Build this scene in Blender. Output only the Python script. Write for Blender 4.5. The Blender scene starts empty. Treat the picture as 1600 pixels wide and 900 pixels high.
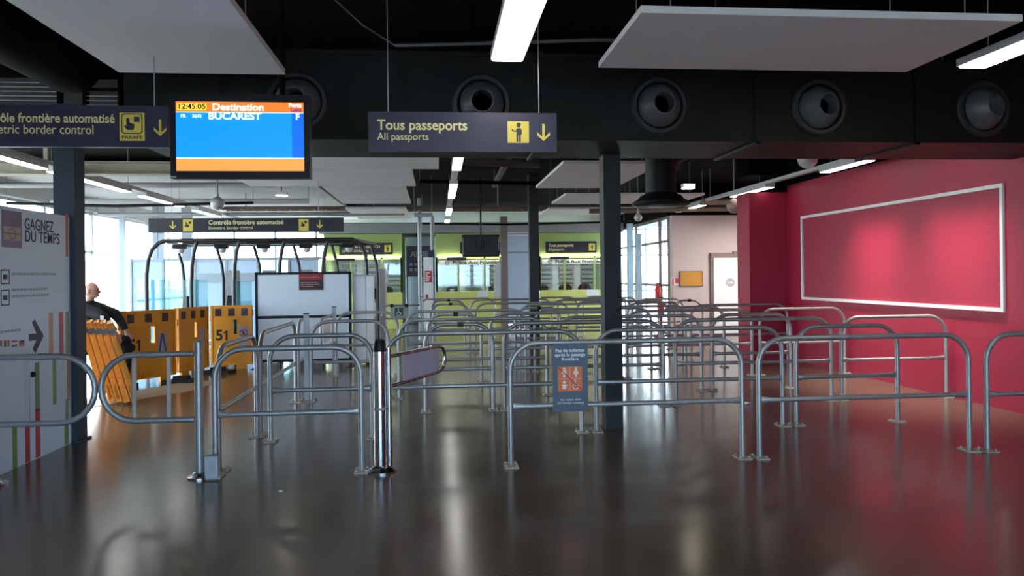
import bpy, bmesh, math, random
from mathutils import Vector, Matrix

random.seed(7)
SC = bpy.context.scene
COL = SC.collection
PI = math.pi

# ------------------------------------------------------------------ camera, world, exposure
CAM_H = 1.6
YAW = math.atan(117 / 1200.0)
ROLL = 0.0115
FPX = 1200.0
SHIFT_PX = 19.3
SKY_STRENGTH = 16.5
EXPOSURE = 0.0

R0 = Vector((math.cos(YAW), -math.sin(YAW), 0)); FW = Vector((math.sin(YAW), math.cos(YAW), 0)); U0 = Vector((0, 0, 1))
UP = U0 * math.cos(ROLL) + R0 * math.sin(ROLL)
RT = R0 * math.cos(ROLL) - U0 * math.sin(ROLL)
cam_d = bpy.data.cameras.new('camera'); cam = bpy.data.objects.new('camera', cam_d); COL.objects.link(cam)
cam_d.sensor_width = 36.0; cam_d.lens = 36.0 * FPX / 1600.0
cam_d.shift_y = -SHIFT_PX / 1600.0
cam_d.clip_start = 0.05; cam_d.clip_end = 400
m = Matrix((RT, UP, -FW)).transposed().to_4x4(); m.translation = Vector((0, 0, CAM_H)); cam.matrix_world = m
SC.camera = cam
SC.view_settings.view_transform = 'Standard'; SC.view_settings.look = 'None'
SC.view_settings.gamma = 1.0; SC.view_settings.exposure = EXPOSURE; SC.view_settings.use_curve_mapping = False

W = bpy.data.worlds.new('overcast_sky'); SC.world = W; W.use_nodes = True
nt = W.node_tree; bg = nt.nodes['Background']
tc = nt.nodes.new('ShaderNodeTexCoord'); nz = nt.nodes.new('ShaderNodeTexNoise'); cr = nt.nodes.new('ShaderNodeValToRGB')
nz.inputs['Scale'].default_value = 2.0; nz.inputs['Detail'].default_value = 3.0
nt.links.new(tc.outputs['Generated'], nz.inputs['Vector']); nt.links.new(nz.outputs['Fac'], cr.inputs['Fac'])
cr.color_ramp.elements[0].color = (0.86, 0.93, 1.0, 1); cr.color_ramp.elements[1].color = (1.0, 1.0, 1.0, 1)
sp = nt.nodes.new('ShaderNodeSeparateXYZ'); rg = nt.nodes.new('ShaderNodeMapRange'); tint = nt.nodes.new('ShaderNodeMix'); tint.data_type = 'RGBA'; tint.blend_type = 'MULTIPLY'; tint.inputs[0].default_value = 1.0
side = nt.nodes.new('ShaderNodeMix'); side.data_type = 'RGBA'      # clear blue sky on the entrance side, white cloud beyond the far glass
side.inputs[6].default_value = (0.52, 0.74, 1.0, 1); side.inputs[7].default_value = (1.0, 0.985, 0.96, 1)
rg.inputs[1].default_value = -0.7; rg.inputs[2].default_value = 0.1
nt.links.new(tc.outputs['Generated'], sp.inputs[0]); nt.links.new(sp.outputs['Y'], rg.inputs[0]); nt.links.new(rg.outputs[0], side.inputs[0])
nt.links.new(cr.outputs['Color'], tint.inputs[6]); nt.links.new(side.outputs[2], tint.inputs[7])
nt.links.new(tint.outputs[2], bg.inputs['Color']); bg.inputs['Strength'].default_value = SKY_STRENGTH


def portal(loc, rot, sx, sy):
    l = bpy.data.lights.new('window_portal', 'AREA'); l.shape = 'RECTANGLE'; l.size = sx; l.size_y = sy
    l.cycles.is_portal = True
    o = bpy.data.objects.new('window_portal', l); o.location = loc; o.rotation_euler = rot; COL.objects.link(o)


# daylight comes in through: the entrance behind the camera, the left, far and right glass walls
portal((0.6, -4.95, 1.35), (PI / 2, 0, PI), 8.6, 2.5)
portal((-8.45, 16.05, 1.65), (PI / 2, 0, -PI / 2), 22.7, 3.3)
portal((0.4, 27.4, 1.65), (PI / 2, 0, 0), 17.4, 3.3)
portal((5.90, 23.3, 1.55), (PI / 2, 0, PI / 2), 8.0, 3.1)


def un(u, v, **k):
    (a, val), = k.items(); i = 'xyz'.index(a)
    d = FW + (u - 800) / FPX * RT - (v - 450 + SHIFT_PX) / FPX * UP
    c = Vector((0, 0, CAM_H)); t = (val - c[i]) / d[i]
    return c + d * t


# ------------------------------------------------------------------ materials
def lin(c): c /= 255.0; return c / 12.92 if c <= 0.04045 else ((c + 0.055) / 1.055) ** 2.4
def s(r, g, b): return (lin(r), lin(g), lin(b))


MATS = {}
def M(name, col, rough=0.5, metal=0.0, var=0.10, scale=6.0, emit=0.0, bump=0.0, rvar=0.0, spec=0.5):
    if name in MATS: return MATS[name]
    mt = bpy.data.materials.new(name); mt.use_nodes = True; t = mt.node_tree; b = t.nodes['Principled BSDF']
    co = t.nodes.new('ShaderNodeTexCoord'); n = t.nodes.new('ShaderNodeTexNoise')
    n.inputs['Scale'].default_value = scale; n.inputs['Detail'].default_value = 4
    t.links.new(co.outputs['Object'], n.inputs['Vector'])
    mx = t.nodes.new('ShaderNodeMix'); mx.data_type = 'RGBA'
    mx.inputs[6].default_value = (*[max(0, c * (1 - var)) for c in col], 1); mx.inputs[7].default_value = (*[min(1, c * (1 + var)) for c in col], 1)
    t.links.new(n.outputs['Fac'], mx.inputs[0]); t.links.new(mx.outputs[2], b.inputs['Base Color'])
    b.inputs['Roughness'].default_value = rough; b.inputs['Metallic'].default_value = metal
    b.inputs['Specular IOR Level'].default_value = spec
    if rvar:
        mr = t.nodes.new('ShaderNodeMapRange'); mr.inputs[3].default_value = rough - rvar; mr.inputs[4].default_value = rough + rvar
        t.links.new(n.outputs['Fac'], mr.inputs[0]); t.links.new(mr.outputs[0], b.inputs['Roughness'])
    if bump:
        bp = t.nodes.new('ShaderNodeBump'); bp.inputs['Strength'].default_value = bump; bp.inputs['Distance'].default_value = 0.01
        t.links.new(n.outputs['Fac'], bp.inputs['Height']); t.links.new(bp.outputs[0], b.inputs['Normal'])
    if emit:
        t.links.new(mx.outputs[2], b.inputs['Emission Color']); b.inputs['Emission Strength'].default_value = emit
    MATS[name] = mt; return mt


def glass(name, tint, gl=0.08):
    mt = bpy.data.materials.new(name); mt.use_nodes = True; t = mt.node_tree; t.nodes.clear()
    o = t.nodes.new('ShaderNodeOutputMaterial'); a = t.nodes.new('ShaderNodeBsdfTransparent'); g = t.nodes.new('ShaderNodeBsdfGlossy')
    mx = t.nodes.new('ShaderNodeMixShader'); a.inputs[0].default_value = (*tint, 1); g.inputs['Roughness'].default_value = 0.03
    mx.inputs[0].default_value = gl
    t.links.new(a.outputs[0], mx.inputs[1]); t.links.new(g.outputs[0], mx.inputs[2]); t.links.new(mx.outputs[0], o.inputs[0]); return mt


def floor_mat():
    mt = bpy.data.materials.new('dark_vinyl_floor'); mt.use_nodes = True; t = mt.node_tree; b = t.nodes['Principled BSDF']
    co = t.nodes.new('ShaderNodeTexCoord')
    n1 = t.nodes.new('ShaderNodeTexNoise'); n1.inputs['Scale'].default_value = 0.7; n1.inputs['Detail'].default_value = 6
    n2 = t.nodes.new('ShaderNodeTexNoise'); n2.inputs['Scale'].default_value = 90; n2.inputs['Detail'].default_value = 3
    for n in (n1, n2): t.links.new(co.outputs['Object'], n.inputs['Vector'])
    mx = t.nodes.new('ShaderNodeMix'); mx.data_type = 'RGBA'
    mx.inputs[6].default_value = (*s(80, 68, 56), 1); mx.inputs[7].default_value = (*s(100, 85, 70), 1)
    t.links.new(n1.outputs['Fac'], mx.inputs[0])
    m2 = t.nodes.new('ShaderNodeMix'); m2.data_type = 'RGBA'; m2.blend_type = 'MULTIPLY'; m2.inputs[0].default_value = 0.25
    t.links.new(mx.outputs[2], m2.inputs[6]); t.links.new(n2.outputs['Color'], m2.inputs[7]); t.links.new(m2.outputs[2], b.inputs['Base Color'])
    mr = t.nodes.new('ShaderNodeMapRange'); mr.inputs[3].default_value = 0.13; mr.inputs[4].default_value = 0.24
    t.links.new(n1.outputs['Fac'], mr.inputs[0]); t.links.new(mr.outputs[0], b.inputs['Roughness'])
    bp = t.nodes.new('ShaderNodeBump'); bp.inputs['Strength'].default_value = 0.02; bp.inputs['Distance'].default_value = 0.02
    t.links.new(n1.outputs['Fac'], bp.inputs['Height']); t.links.new(bp.outputs[0], b.inputs['Normal'])
    b.inputs['Specular IOR Level'].default_value = 0.7
    return mt


GALV = M('galvanised_steel', s(158, 157, 154), 0.42, 0.55, 0.22, 30, rvar=0.12, bump=0.05)
PLATE = M('dusty_base_plate', s(170, 160, 146), 0.7, 0.15, 0.25, 40)
CHROME = M('stainless_steel', s(190, 190, 188), 0.16, 1.0, 0.05, 20)
DARKSTEEL = M('dark_blue_grey_paint', s(40, 43, 45), 0.6, 0, 0.12, 3, spec=0.25)
COLBLUE = M('slate_blue_column_paint', s(50, 62, 74), 0.6, 0, 0.12, 3, spec=0.25)
BLACKPAINT = M('black_ceiling_paint', s(14, 13, 12), 0.9, 0, 0.2, 4, spec=0.08)
DUCTBLACK = M('black_duct_paint', s(14, 17, 17), 0.55, 0, 0.15, 2, spec=0.25)
NOZZLE = M('dark_nozzle_plastic', s(84, 88, 90), 0.4, 0, 0.1, 8)
HOLE = M('deep_black', (0.003, 0.003, 0.003), 0.9)
RAFT = M('white_acoustic_raft', s(226, 226, 226), 0.85, 0, 0.05, 3)
RED = M('crimson_wall_paint', s(164, 24, 58), 0.5, 0, 0.05, 1.5)
WHITE = M('white_paint', s(232, 230, 226), 0.5, 0, 0.04, 3)
PINKW = M('pale_pink_wall_paint', s(208, 190, 186), 0.7, 0, 0.04, 1.5)
GREYF = M('grey_metal_frame', s(150, 152, 154), 0.45, 0.3, 0.08, 5)
BROWNF = M('taupe_metal_frame', s(128, 112, 106), 0.5, 0.2, 0.08, 5)
BLACK = M('black_plastic', s(16, 16, 18), 0.45, 0, 0.1, 10, spec=0.25)
RUBBER = M('dark_rubber', s(44, 36, 32), 0.8, 0, 0.2, 12)
NAVY = M('navy_sign_face', s(44, 42, 66), 0.4, 0, 0.06, 3)
NAVYDK = M('dark_sign_face', s(30, 29, 38), 0.4, 0, 0.06, 3)
YEL = M('sign_yellow', s(226, 204, 82), 0.5, 0, 0.04, 6)
CREAM = M('sign_cream_letters', s(232, 222, 160), 0.5, 0, 0.03, 6)
ORANGEB = M('orange_yellow_plastic', s(232, 150, 18), 0.45, 0, 0.10, 4)
REFL = M('dark_reflector', s(60, 30, 34), 0.3, 0, 0.1, 8)
LAMP = M('lit_lamp_diffuser', (1, 0.98, 0.94), 0.5, 0, 0.0, 3, emit=12.0)
LAMPHOUSE = M('white_lamp_housing', s(200, 200, 198), 0.5, 0.1, 0.05, 6)
LIME = M('lime_counter_laminate', s(222, 220, 118), 0.45, 0, 0.05, 4)
GREENH = M('leaf_green_booth_paint', s(158, 176, 100), 0.5, 0, 0.05, 4)
BEIGEST = M('beige_steel', s(172, 166, 144), 0.6, 0.1, 0.08, 5)
LIGHTCEIL = M('light_grey_soffit', s(176, 176, 174), 0.8, 0, 0.08, 2)
SLATE = M('slate_sign_plate', s(74, 84, 96), 0.5, 0, 0.05, 6)
ORANGE = M('pictogram_orange', s(226, 110, 50), 0.5, 0, 0.04, 6)
REDP = M('notice_red', s(200, 40, 44), 0.5, 0, 0.08, 8)
PANELB = M('white_poster_panel', s(216, 230, 242), 0.45, 0, 0.03, 2)
INK = M('dark_slate_ink', s(52, 60, 78), 0.6, 0, 0.05, 6)
FAINT = M('faint_grey_ink', s(160, 172, 186), 0.6, 0, 0.05, 6)
GLASS = glass('clear_window_glass', (0.93, 0.97, 0.98), 0.06)
def frost(name, col, k):
    mt = glass(name, (0.9, 0.95, 0.98), 0.0); t = mt.node_tree; mx = t.nodes['Mix Shader']; d = t.nodes.new('ShaderNodeBsdfTranslucent'); e = t.nodes.new('ShaderNodeBsdfDiffuse'); ad = t.nodes.new('ShaderNodeMixShader')
    d.inputs[0].default_value = (*col, 1); e.inputs[0].default_value = (*col, 1); ad.inputs[0].default_value = .93
    t.links.new(d.outputs[0], ad.inputs[1]); t.links.new(e.outputs[0], ad.inputs[2]); t.links.new(ad.outputs[0], mx.inputs[2]); mx.inputs[0].default_value = k; return mt
FROST = frost('frosted_blue_glass', s(196, 212, 226), 0.985)
TEAL = glass('pale_teal_glass', (0.58, 0.84, 0.87), 0.14)


# ------------------------------------------------------------------ mesh builder
class MB:
    def __init__(self): self.v = []; self.f = []
    def add(self, vs, fs):
        o = len(self.v); self.v += [Vector(p) for p in vs]; self.f += [[i + o for i in f] for f in fs]; return self
    def box(self, x0, x1, y0, y1, z0, z1):
        x0, x1 = sorted((x0, x1)); y0, y1 = sorted((y0, y1)); z0, z1 = sorted((z0, z1))
        return self.add([(x0, y0, z0), (x1, y0, z0), (x1, y1, z0), (x0, y1, z0), (x0, y0, z1), (x1, y0, z1), (x1, y1, z1), (x0, y1, z1)],
                        [(0, 3, 2, 1), (4, 5, 6, 7), (0, 1, 5, 4), (1, 2, 6, 5), (2, 3, 7, 6), (3, 0, 4, 7)])
    def tube(self, pts, r, n=10, scale=None, caps=True):
        pts = [Vector(p) for p in pts]; k = len(pts); vs = []; fs = []
        tan = []
        for i in range(k):
            a = pts[min(i + 1, k - 1)] - pts[max(i - 1, 0)]; tan.append(a.normalized())
        ref = Vector((0, 0, 1)) if abs(tan[0].z) < 0.9 else Vector((0, 1, 0))
        nrm = (ref - tan[0] * ref.dot(tan[0])).normalized()
        for i in range(k):
            nrm = (nrm - tan[i] * nrm.dot(tan[i])).normalized(); bn = tan[i].cross(nrm)
            rr = r[i] if isinstance(r, (list, tuple)) else r
            sa, sb = scale[i] if scale else (1, 1)
            for j in range(n):
                a = 2 * PI * j / n; vs.append(pts[i] + nrm * math.cos(a) * rr * sa + bn * math.sin(a) * rr * sb)
        for i in range(k - 1):
            for j in range(n):
                fs.append((i * n + j, i * n + (j + 1) % n, (i + 1) * n + (j + 1) % n, (i + 1) * n + j))
        if caps: fs.append(tuple(reversed(range(n)))); fs.append(tuple(range((k - 1) * n, k * n)))
        return self.add(vs, fs)
    def lathe(self, prof, c=(0, 0, 0), axis='z', n=28):
        c = Vector(c); vs = []; fs = []
        for (r, h) in prof:
            for j in range(n):
                a = 2 * PI * j / n; p = (r * math.cos(a), r * math.sin(a), h)
                if axis == 'y': p = (p[0], -p[2], p[1])
                if axis == 'x': p = (p[2], p[0], p[1])
                vs.append(c + Vector(p))
        for i in range(len(prof) - 1):
            for j in range(n): fs.append((i * n + j, i * n + (j + 1) % n, (i + 1) * n + (j + 1) % n, (i + 1) * n + j))
        if prof[0][0] > 1e-6: fs.append(tuple(reversed(range(n))))
        if prof[-1][0] > 1e-6: fs.append(tuple(range((len(prof) - 1) * n, len(prof) * n)))
        return self.add(vs, fs)
    def plate(self, pts2, o, ax, ay, t):
        """a polygon (2-D points) extruded by t along ax x ay from the plane through o"""
        o = Vector(o); ax = Vector(ax); ay = Vector(ay); nn = ax.cross(ay).normalized() * t; k = len(pts2)
        a = [o + ax * p[0] + ay * p[1] for p in pts2]; b = [p + nn for p in a]
        fs = [tuple(reversed(range(k))), tuple(range(k, 2 * k))] + [(i, (i + 1) % k, k + (i + 1) % k, k + i) for i in range(k)]
        return self.add(a + b, fs)
    def mesh(self, name, mat, smooth=None, off=None):
        me = bpy.data.meshes.new(name)
        me.from_pydata([p - off if off else p for p in self.v], [], self.f)
        bm = bmesh.new(); bm.from_mesh(me); bmesh.ops.recalc_face_normals(bm, faces=bm.faces)
        ang = math.radians(40)
        for f in bm.faces: f.smooth = True
        for e in bm.edges: e.smooth = (len(e.link_faces) == 2 and e.calc_face_angle(9) < ang)
        bm.to_mesh(me); bm.free(); me.materials.append(mat); return me
    def build(self, name, mat, parent=None, world=True):
        off = parent_loc(parent) if (parent and world) else None
        o = bpy.data.objects.new(name, self.mesh(name, mat, off=off)); COL.objects.link(o)
        if parent: o.parent = parent
        return o


LOC = {}
def parent_loc(p):
    v = Vector((0, 0, 0))
    while p: v = v + p.location; p = p.parent
    return v


def tag(o, label=None, cat=None, group=None, kind=None):
    if label: o['label'] = label
    if cat: o['category'] = cat
    if group: o['group'] = group
    if kind: o['kind'] = kind
    return o


def thing(name, label, cat, loc=(0, 0, 0), rz=0, group=None):
    o = bpy.data.objects.new(name, None); o.empty_display_size = 0.1; COL.objects.link(o)
    o.location = loc; o.rotation_euler = (0, 0, rz); return tag(o, label, cat, group)


def copy_tree(o, parent=None):
    c = o.copy(); COL.objects.link(c)
    if parent: c.parent = parent
    for ch in list(o.children): copy_tree(ch, c)
    return c


def struct(o): o['kind'] = 'structure'; return o


def text(body, size, loc, mat, parent, align='LEFT', facing='-y', bold=0.0, wid=None, name='lettering', world=True, sx=1.0, space=1.0):
    cu = bpy.data.curves.new(name, 'FONT'); cu.body = body; cu.size = size; cu.align_x = align; cu.align_y = 'CENTER'
    cu.extrude = 0.0008; cu.space_character = space; cu.offset = bold; cu.resolution_u = 4; cu.fill_mode = 'BOTH'
    cu.materials.append(mat)
    tmp = bpy.data.objects.new(name, cu); COL.objects.link(tmp)
    dg = bpy.context.evaluated_depsgraph_get(); me = bpy.data.meshes.new_from_object(tmp.evaluated_get(dg))
    bpy.data.objects.remove(tmp); bpy.data.curves.remove(cu); me.name = name
    o = bpy.data.objects.new(name, me); COL.objects.link(o); o.parent = parent
    o.location = Vector(loc) - (parent_loc(parent) if world else Vector((0, 0, 0)))
    o.rotation_euler = {'-y': (PI / 2, 0, 0), '+x': (PI / 2, 0, PI / 2)}[facing]
    if wid and len(me.vertices):
        xs = [v.co.x for v in me.vertices]; sx = wid / max(1e-6, max(xs) - min(xs))
    o.scale = (sx, 1, 1); return o


def circ(r, n=20, cx=0, cy=0, a0=0, a1=2 * PI):
    return [(cx + r * math.cos(a0 + (a1 - a0) * i / (n if a1 - a0 > 6.28 else n - 1)), cy + r * math.sin(a0 + (a1 - a0) * i / (n if a1 - a0 > 6.28 else n - 1))) for i in range(n)]


def ringpoly(mb, r0, r1, o, ax, ay, t, n=24, a0=0, a1=2 * PI, cx=0, cy=0):
    for i in range(n):
        a, b = a0 + (a1 - a0) * i / n, a0 + (a1 - a0) * (i + 1) / n
        mb.plate([(cx + r0 * math.cos(a), cy + r0 * math.sin(a)), (cx + r1 * math.cos(a), cy + r1 * math.sin(a)), (cx + r1 * math.cos(b), cy + r1 * math.sin(b)), (cx + r0 * math.cos(b), cy + r0 * math.sin(b))], o, ax, ay, t)


def rrect(w, h, r, n=4):
    p = []
    for cx, cy, a in ((w / 2 - r, h / 2 - r, 0), (-w / 2 + r, h / 2 - r, PI / 2), (-w / 2 + r, -h / 2 + r, PI), (w / 2 - r, -h / 2 + r, 1.5 * PI)):
        p += [(cx + r * math.cos(a + PI / 2 * i / n), cy + r * math.sin(a + PI / 2 * i / n)) for i in range(n + 1)]
    return p


X_, Y_, Z_ = Vector((1, 0, 0)), Vector((0, 1, 0)), Vector((0, 0, 1))

# ------------------------------------------------------------------ the shell of the hall
XR = 6.45
o = MB().box(-9, 9.5, -5.5, 28, -0.1, 0).build('floor', floor_mat()); struct(o)
o = MB().box(-9, 9.5, -5.5, 28, 4.4, 4.5).box(-9, 9.5, 9.2, 28, 3.9, 4.4).build('ceiling', BLACKPAINT); struct(o)
def ZT(y): return 4.4 if y < 9.2 else 3.9
o = MB().box(-8.5, -2.6, 15.0, 27.4, 3.62, 3.70).build('trim_1', LIGHTCEIL); struct(o)
o = MB().box(-120, 120, -120, 160, -0.4, -0.3).build('ground', M('pale_tarmac', s(176, 174, 170), 0.9, 0, 0.1, 0.3)); struct(o)
o = MB().box(XR, XR + 0.2, -5, 14.2, 0, 3.2).build('wall_right', RED); struct(o)
o = MB().box(XR, XR + 0.2, -5, 14.2, 3.2, 4.4).box(5.72, XR, 13.62, 14.2, 3.4, 4.4).box(6.2, XR, 13.62, 14.2, 3.08, 3.4).box(5.95, 9.5, 18.98, 19.2, 3.08, 4.4).box(5.9, 6.04, 19.2, 27.4, 3.1, 4.4).build('trim_5', BLACKPAINT); struct(o)
o = MB().box(-8.6, -8.4, 11.2, 27.4, 3.3, 4.4).build('trim_6', LIGHTCEIL); struct(o)
o = MB().box(5.72, XR, 13.62, 14.2, 0, 3.08).build('wall_recess', RED); struct(o)
o = MB().box(-5.2, -5.0, -5, 4.6, 0, 4.4).build('wall_left', PINKW); struct(o)
o = MB().box(-5.2, -3.7, -5.2, -5, 0, 4.4).box(4.9, XR + .2, -5.2, -5, 0, 4.4).box(-3.7, 4.9, -5.2, -5, 2.6, 4.4).build('wall_back', PINKW); struct(o)
o = MB().box(-8.6, -5.0, 4.5, 4.7, 0, 4.4).build('wall_return', PINKW); struct(o)
o = MB().box(-8.6, -8.4, 4.6, 11.2, 3.3, 4.4).build('wall_side', WHITE); struct(o)
o = MB().box(5.95, 9.5, 19.0, 19.2, 0, 3.08).build('wall_far', PINKW); struct(o)
o = MB().box(9.3, 9.5, 14.2, 19, 0, 4.4).build('wall_lobby', PINKW); struct(o)
o = MB().box(XR, 9.5, 14.0, 14.2, 0, 4.4).build('wall_lobby_back', PINKW); struct(o)
# entrance behind the camera: frame and panes
def glazing(n, a, b, z0, z1, posts, rails, mat, along='x', at=0, th=0.07, paneinset=0.0):
    f = MB(); 
    for q in posts:
        if along == 'x': f.box(q - th / 2, q + th / 2, at - th / 2, at + th / 2, z0, z1)
        else: f.box(at - th / 2, at + th / 2, q - th / 2, q + th / 2, z0, z1)
    for r in rails:
        if along == 'x': f.box(a, b, at - th / 3, at + th / 3, r - th / 2, r + th / 2)
        else: f.box(at - th / 3, at + th / 3, a, b, r - th / 2, r + th / 2)
    w = struct(f.build('window_%d' % n, mat))
    p = MB()
    if along == 'x': p.box(a, b, at - .006, at + .006, z0, z1)
    else: p.box(at - .006, at + .006, a, b, z0, z1)
    struct(p.build('pane', GLASS, w)); return w


glazing(1, -3.7, 4.9, 0.0, 2.6, [-3.66, -1.95, -.25, 1.45, 3.15, 4.86], [0.05, 2.55], GREYF, 'x', -5.1)
glazing(2, 4.7, 27.4, 0, 3.3, [4.8, 6.9, 9.0, 11.2, 13.3, 15.3, 17.6, 18.0, 19.9, 21.9, 23.6, 25.4, 27.3], [0.05, 1.0, 2.3, 3.25], GREYF, 'y', -8.5)
glazing(3, -8.4, 9.3, 0, 3.3, [-8.4, -7, -5.6, -4.2, -2.8, -1.4, 0, 1.5, 3, 4.5, 6.0, 7.6, 9.2], [0.05, 1.0, 2.3, 3.25], GREYF, 'x', 27.5)
glazing(4, 19.25, 27.4, 0, 3.1, [19.35, 20.15, 22.6, 27.0], [0.05, 1.3, 2.45, 3.05], BROWNF, 'y', 5.97, 0.07)
for q_ in (985, 998):
    z_ = un(q_, 450, x=5.7); struct(MB().box(5.62, 5.78, z_.y - .08, z_.y + .08, 0, 3.1 if q_ < 990 else 2.75).build('column', M('pale_blue_post', s(164, 188, 200), .4)))
# red wall picture-frame trim
p0, p1 = un(1254, 468, x=XR), un(1571, 286, x=XR)
f = MB(); t = 0.045
ya, yb, za, zb = 13.05, 8.17, 1.12, 2.59
f.box(XR - .03, XR, yb, ya, zb - t, zb).box(XR - .03, XR, yb, ya, za, za + t).box(XR - .03, XR, yb, yb + t, za + t, zb - t).box(XR - .03, XR, ya - t, ya, za + t, zb - t)
struct(f.build('trim_2', WHITE))

# columns
def column(label, cx, cy, w, d, z1, mat, plate=True):
    mb = MB().box(cx - w / 2, cx + w / 2, cy - d / 2, cy + d / 2, 0, z1)
    if plate:
        mb.box(cx - w / 2 - .03, cx + w / 2 + .03, cy - d / 2 - .03, cy + d / 2 + .03, 0, .015)
    o = mb.build('column', mat); struct(o); o['label'] = label; return o


column('dark grey steel column carrying the black duct, centre of the hall', 1.81, 7.9, 0.18, 0.20, 2.84, DARKSTEEL, False)
column('slate blue steel column beside the pale poster panel', -3.66, 8.09, 0.20, 0.22, 3.35, COLBLUE)
column('slim black column standing among the far queue barriers', 2.20, 17.4, 0.22, 0.22, 4.4, M('black_column_paint', s(34, 36, 38), .5))
column('taupe square post beside the middle police booth', 2.03, 23.3, 0.2, 0.2, 3.4, BROWNF)
for px in (193, 245, 254, 294):
    q = un(px, 500, y=20.5); column('pale grey steel post before the left glass wall', q.x, 20.5, .13 if px != 294 else .24, .13, 4.4, GREYF, False)

# ------------------------------------------------------------------ overhead duct with jet nozzles
d = thing('air_duct', 'long black rectangular air duct with round jet nozzles above the barriers', 'air duct', (1.9, 7.5, 2.84))
MB().box(-2.7, XR - .01, 7.0, 8.05, 2.84, 3.63).build('duct_body', DUCTBLACK, d)
f = MB()
for x in (-1.9, .98, 3.02, 4.62): f.box(x - .02, x + .02, 6.975, 7.0, 2.82, 3.65).box(x - .02, x + .02, 6.975, 8.07, 2.815, 2.84)
f.box(-2.7, XR - .01, 6.985, 7.0, 3.60, 3.64)
f.build('flange', NOZZLE if False else DUCTBLACK, d)
for i, (x, ax, az) in enumerate(((-1.22, -.10, 0), (.42, 0, 0), (2.08, .06, 0), (3.64, .16, .0), (5.31, .24, -.04))):
    n = MB().lathe([(.27, 0), (.275, .012), (.255, .03), (.222, .03), (.215, .012), (.21, 0)], (x, 7.0, 3.17), 'y', 40).build('jet_nozzle', M('nozzle_ring_paint', s(36, 40, 41), .5), d)
    cone = MB().lathe([(.205, -.02), (.20, .03), (.175, .08), (.105, .15), (.095, .15), (.09, .10), (.088, -.03)], (0, 0, 0), 'y', 36)
    c = cone.build('cone', NOZZLE, n, world=False); c.location = (x, 7.0, 3.17); c.location -= parent_loc(d); c.rotation_euler = (az, 0, ax)
    h = MB().lathe([(0, -.02), (.09, -.02)], (0, 0, 0), 'y', 28)
    hh = h.build('throat', HOLE, n, world=False); hh.location = c.location; hh.rotation_euler = c.rotation_euler
for x in (-2.2, .4, 2.6, 5.6):
    for y in (7.1, 7.95): MB().box(x - .012, x + .012, y - .012, y + .012, 3.63, 4.4).build('hanger', BLACKPAINT, d)

# ------------------------------------------------------------------ hung acoustic rafts
def raft(label, x0, x1, y0, y1, z=3.2, th=.045):
    t = thing('acoustic_raft', label, 'ceiling panel', ((x0 + x1) / 2, (y0 + y1) / 2, z), 0, 'white rafts hung under the ceiling')
    MB().box(x0, x1, y0, y1, z, z + th).build('panel', RAFT, t)
    for x in (x0 + .25, x1 - .25):
        for y in (y0 + .2, y1 - .2): MB().tube([(x, y, z + th), (x, y, ZT(y))], .004, 6).build('hanging_wire', GREYF, t)


raft('big pale raft overhead near the right lamp, before the duct', 1.26, 3.77, 4.60, 5.84)
raft('pale raft overhead above the flight screen, cut by the photo top', -2.42, -1.17, 3.7, 6.18)
raft('narrow grey raft behind the flight screen, just past the duct', -2.4, .04, 10.2, 11.5)
raft('wide grey raft hanging second past the duct on the screen side', -3.2, -.36, 11.8, 13.68)
raft('grey raft third past the duct, left of the lamp row', -2.0, -.55, 13.85, 16.9)
raft('farthest small grey raft above the police booths', -2.12, -.71, 18.2, 21.3)
raft('grey raft behind the centre column with a bright edge', 1.82, 3.28, 10.9, 13.98)
raft('grey raft behind the black vent hood', 2.58, 5.45, 15.2, 17.1)
raft('faint far raft between slim black column and vent hood', 2.7, 4.9, 18.4, 20.2)

# ------------------------------------------------------------------ lamps
def luminaire(label, x0, x1, y0, y1, z, mat=LAMP, h=.07, group='linear ceiling lamps'):
    t = thing('linear_lamp', label, 'lamp', ((x0 + x1) / 2, (y0 + y1) / 2, z), 0, group)
    MB().box(x0, x1, y0, y1, z + .012, z + h).build('housing', LAMPHOUSE, t)
    MB().plate(rrect(x1 - x0 - .02, y1 - y0 - .02, .02), ((x0 + x1) / 2, (y0 + y1) / 2, z + .012), X_, -Y_, .012).build('diffuser', mat, t)
    for y in (y0 + .2, y1 - .2): MB().tube([((x0 + x1) / 2, y, z + h), ((x0 + x1) / 2, y, 4.4)], .004, 6).build('hanging_wire', GREYF, t)
    return t


LAMP2 = M('dim_lamp_diffuser', (1, 0.98, 0.95), 0.5, 0, 0, 3, emit=13)
luminaire('bright linear lamp overhead between the two near rafts', .415, .66, 3.9, 5.72, 3.2)
luminaire('bright linear lamp at the right edge beyond the big raft', 4.11, 4.35, 3.9, 5.71, 3.2)


def lamp_row(label, x, spans, y0, y1, z, w=.16, mat=LAMP2):
    t = thing('lamp_trunking', 'pale trunking rail carrying ' + label, 'lamp rail', (x, (y0 + y1) / 2, z), 0, 'lamp rails')
    MB().box(x - .05, x + .05, y0, y1, z + .075, z + .13).build('rail', LAMPHOUSE, t)
    y = y0 + .4
    while y < y1:
        MB().tube([(x, y, z + .13), (x, y, ZT(y))], .005, 6).build('hanging_wire', GREYF, t); y += 2.6
    for i, (a, b) in enumerate(spans):
        u = thing('linear_lamp', ['nearest', 'second', 'third', 'fourth', 'fifth'][i] + ' linear lamp on ' + label.replace('the lamps', 'the rail'), 'lamp', (x, (a + b) / 2, z), 0, 'linear lamps on rails')
        MB().box(x - w / 2, x + w / 2, a, b, z + .01, z + .075).build('housing', LAMPHOUSE, u)
        MB().box(x - w / 2 + .01, x + w / 2 - .01, a + .01, b - .01, z, z + .01).build('diffuser', mat, u)


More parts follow.
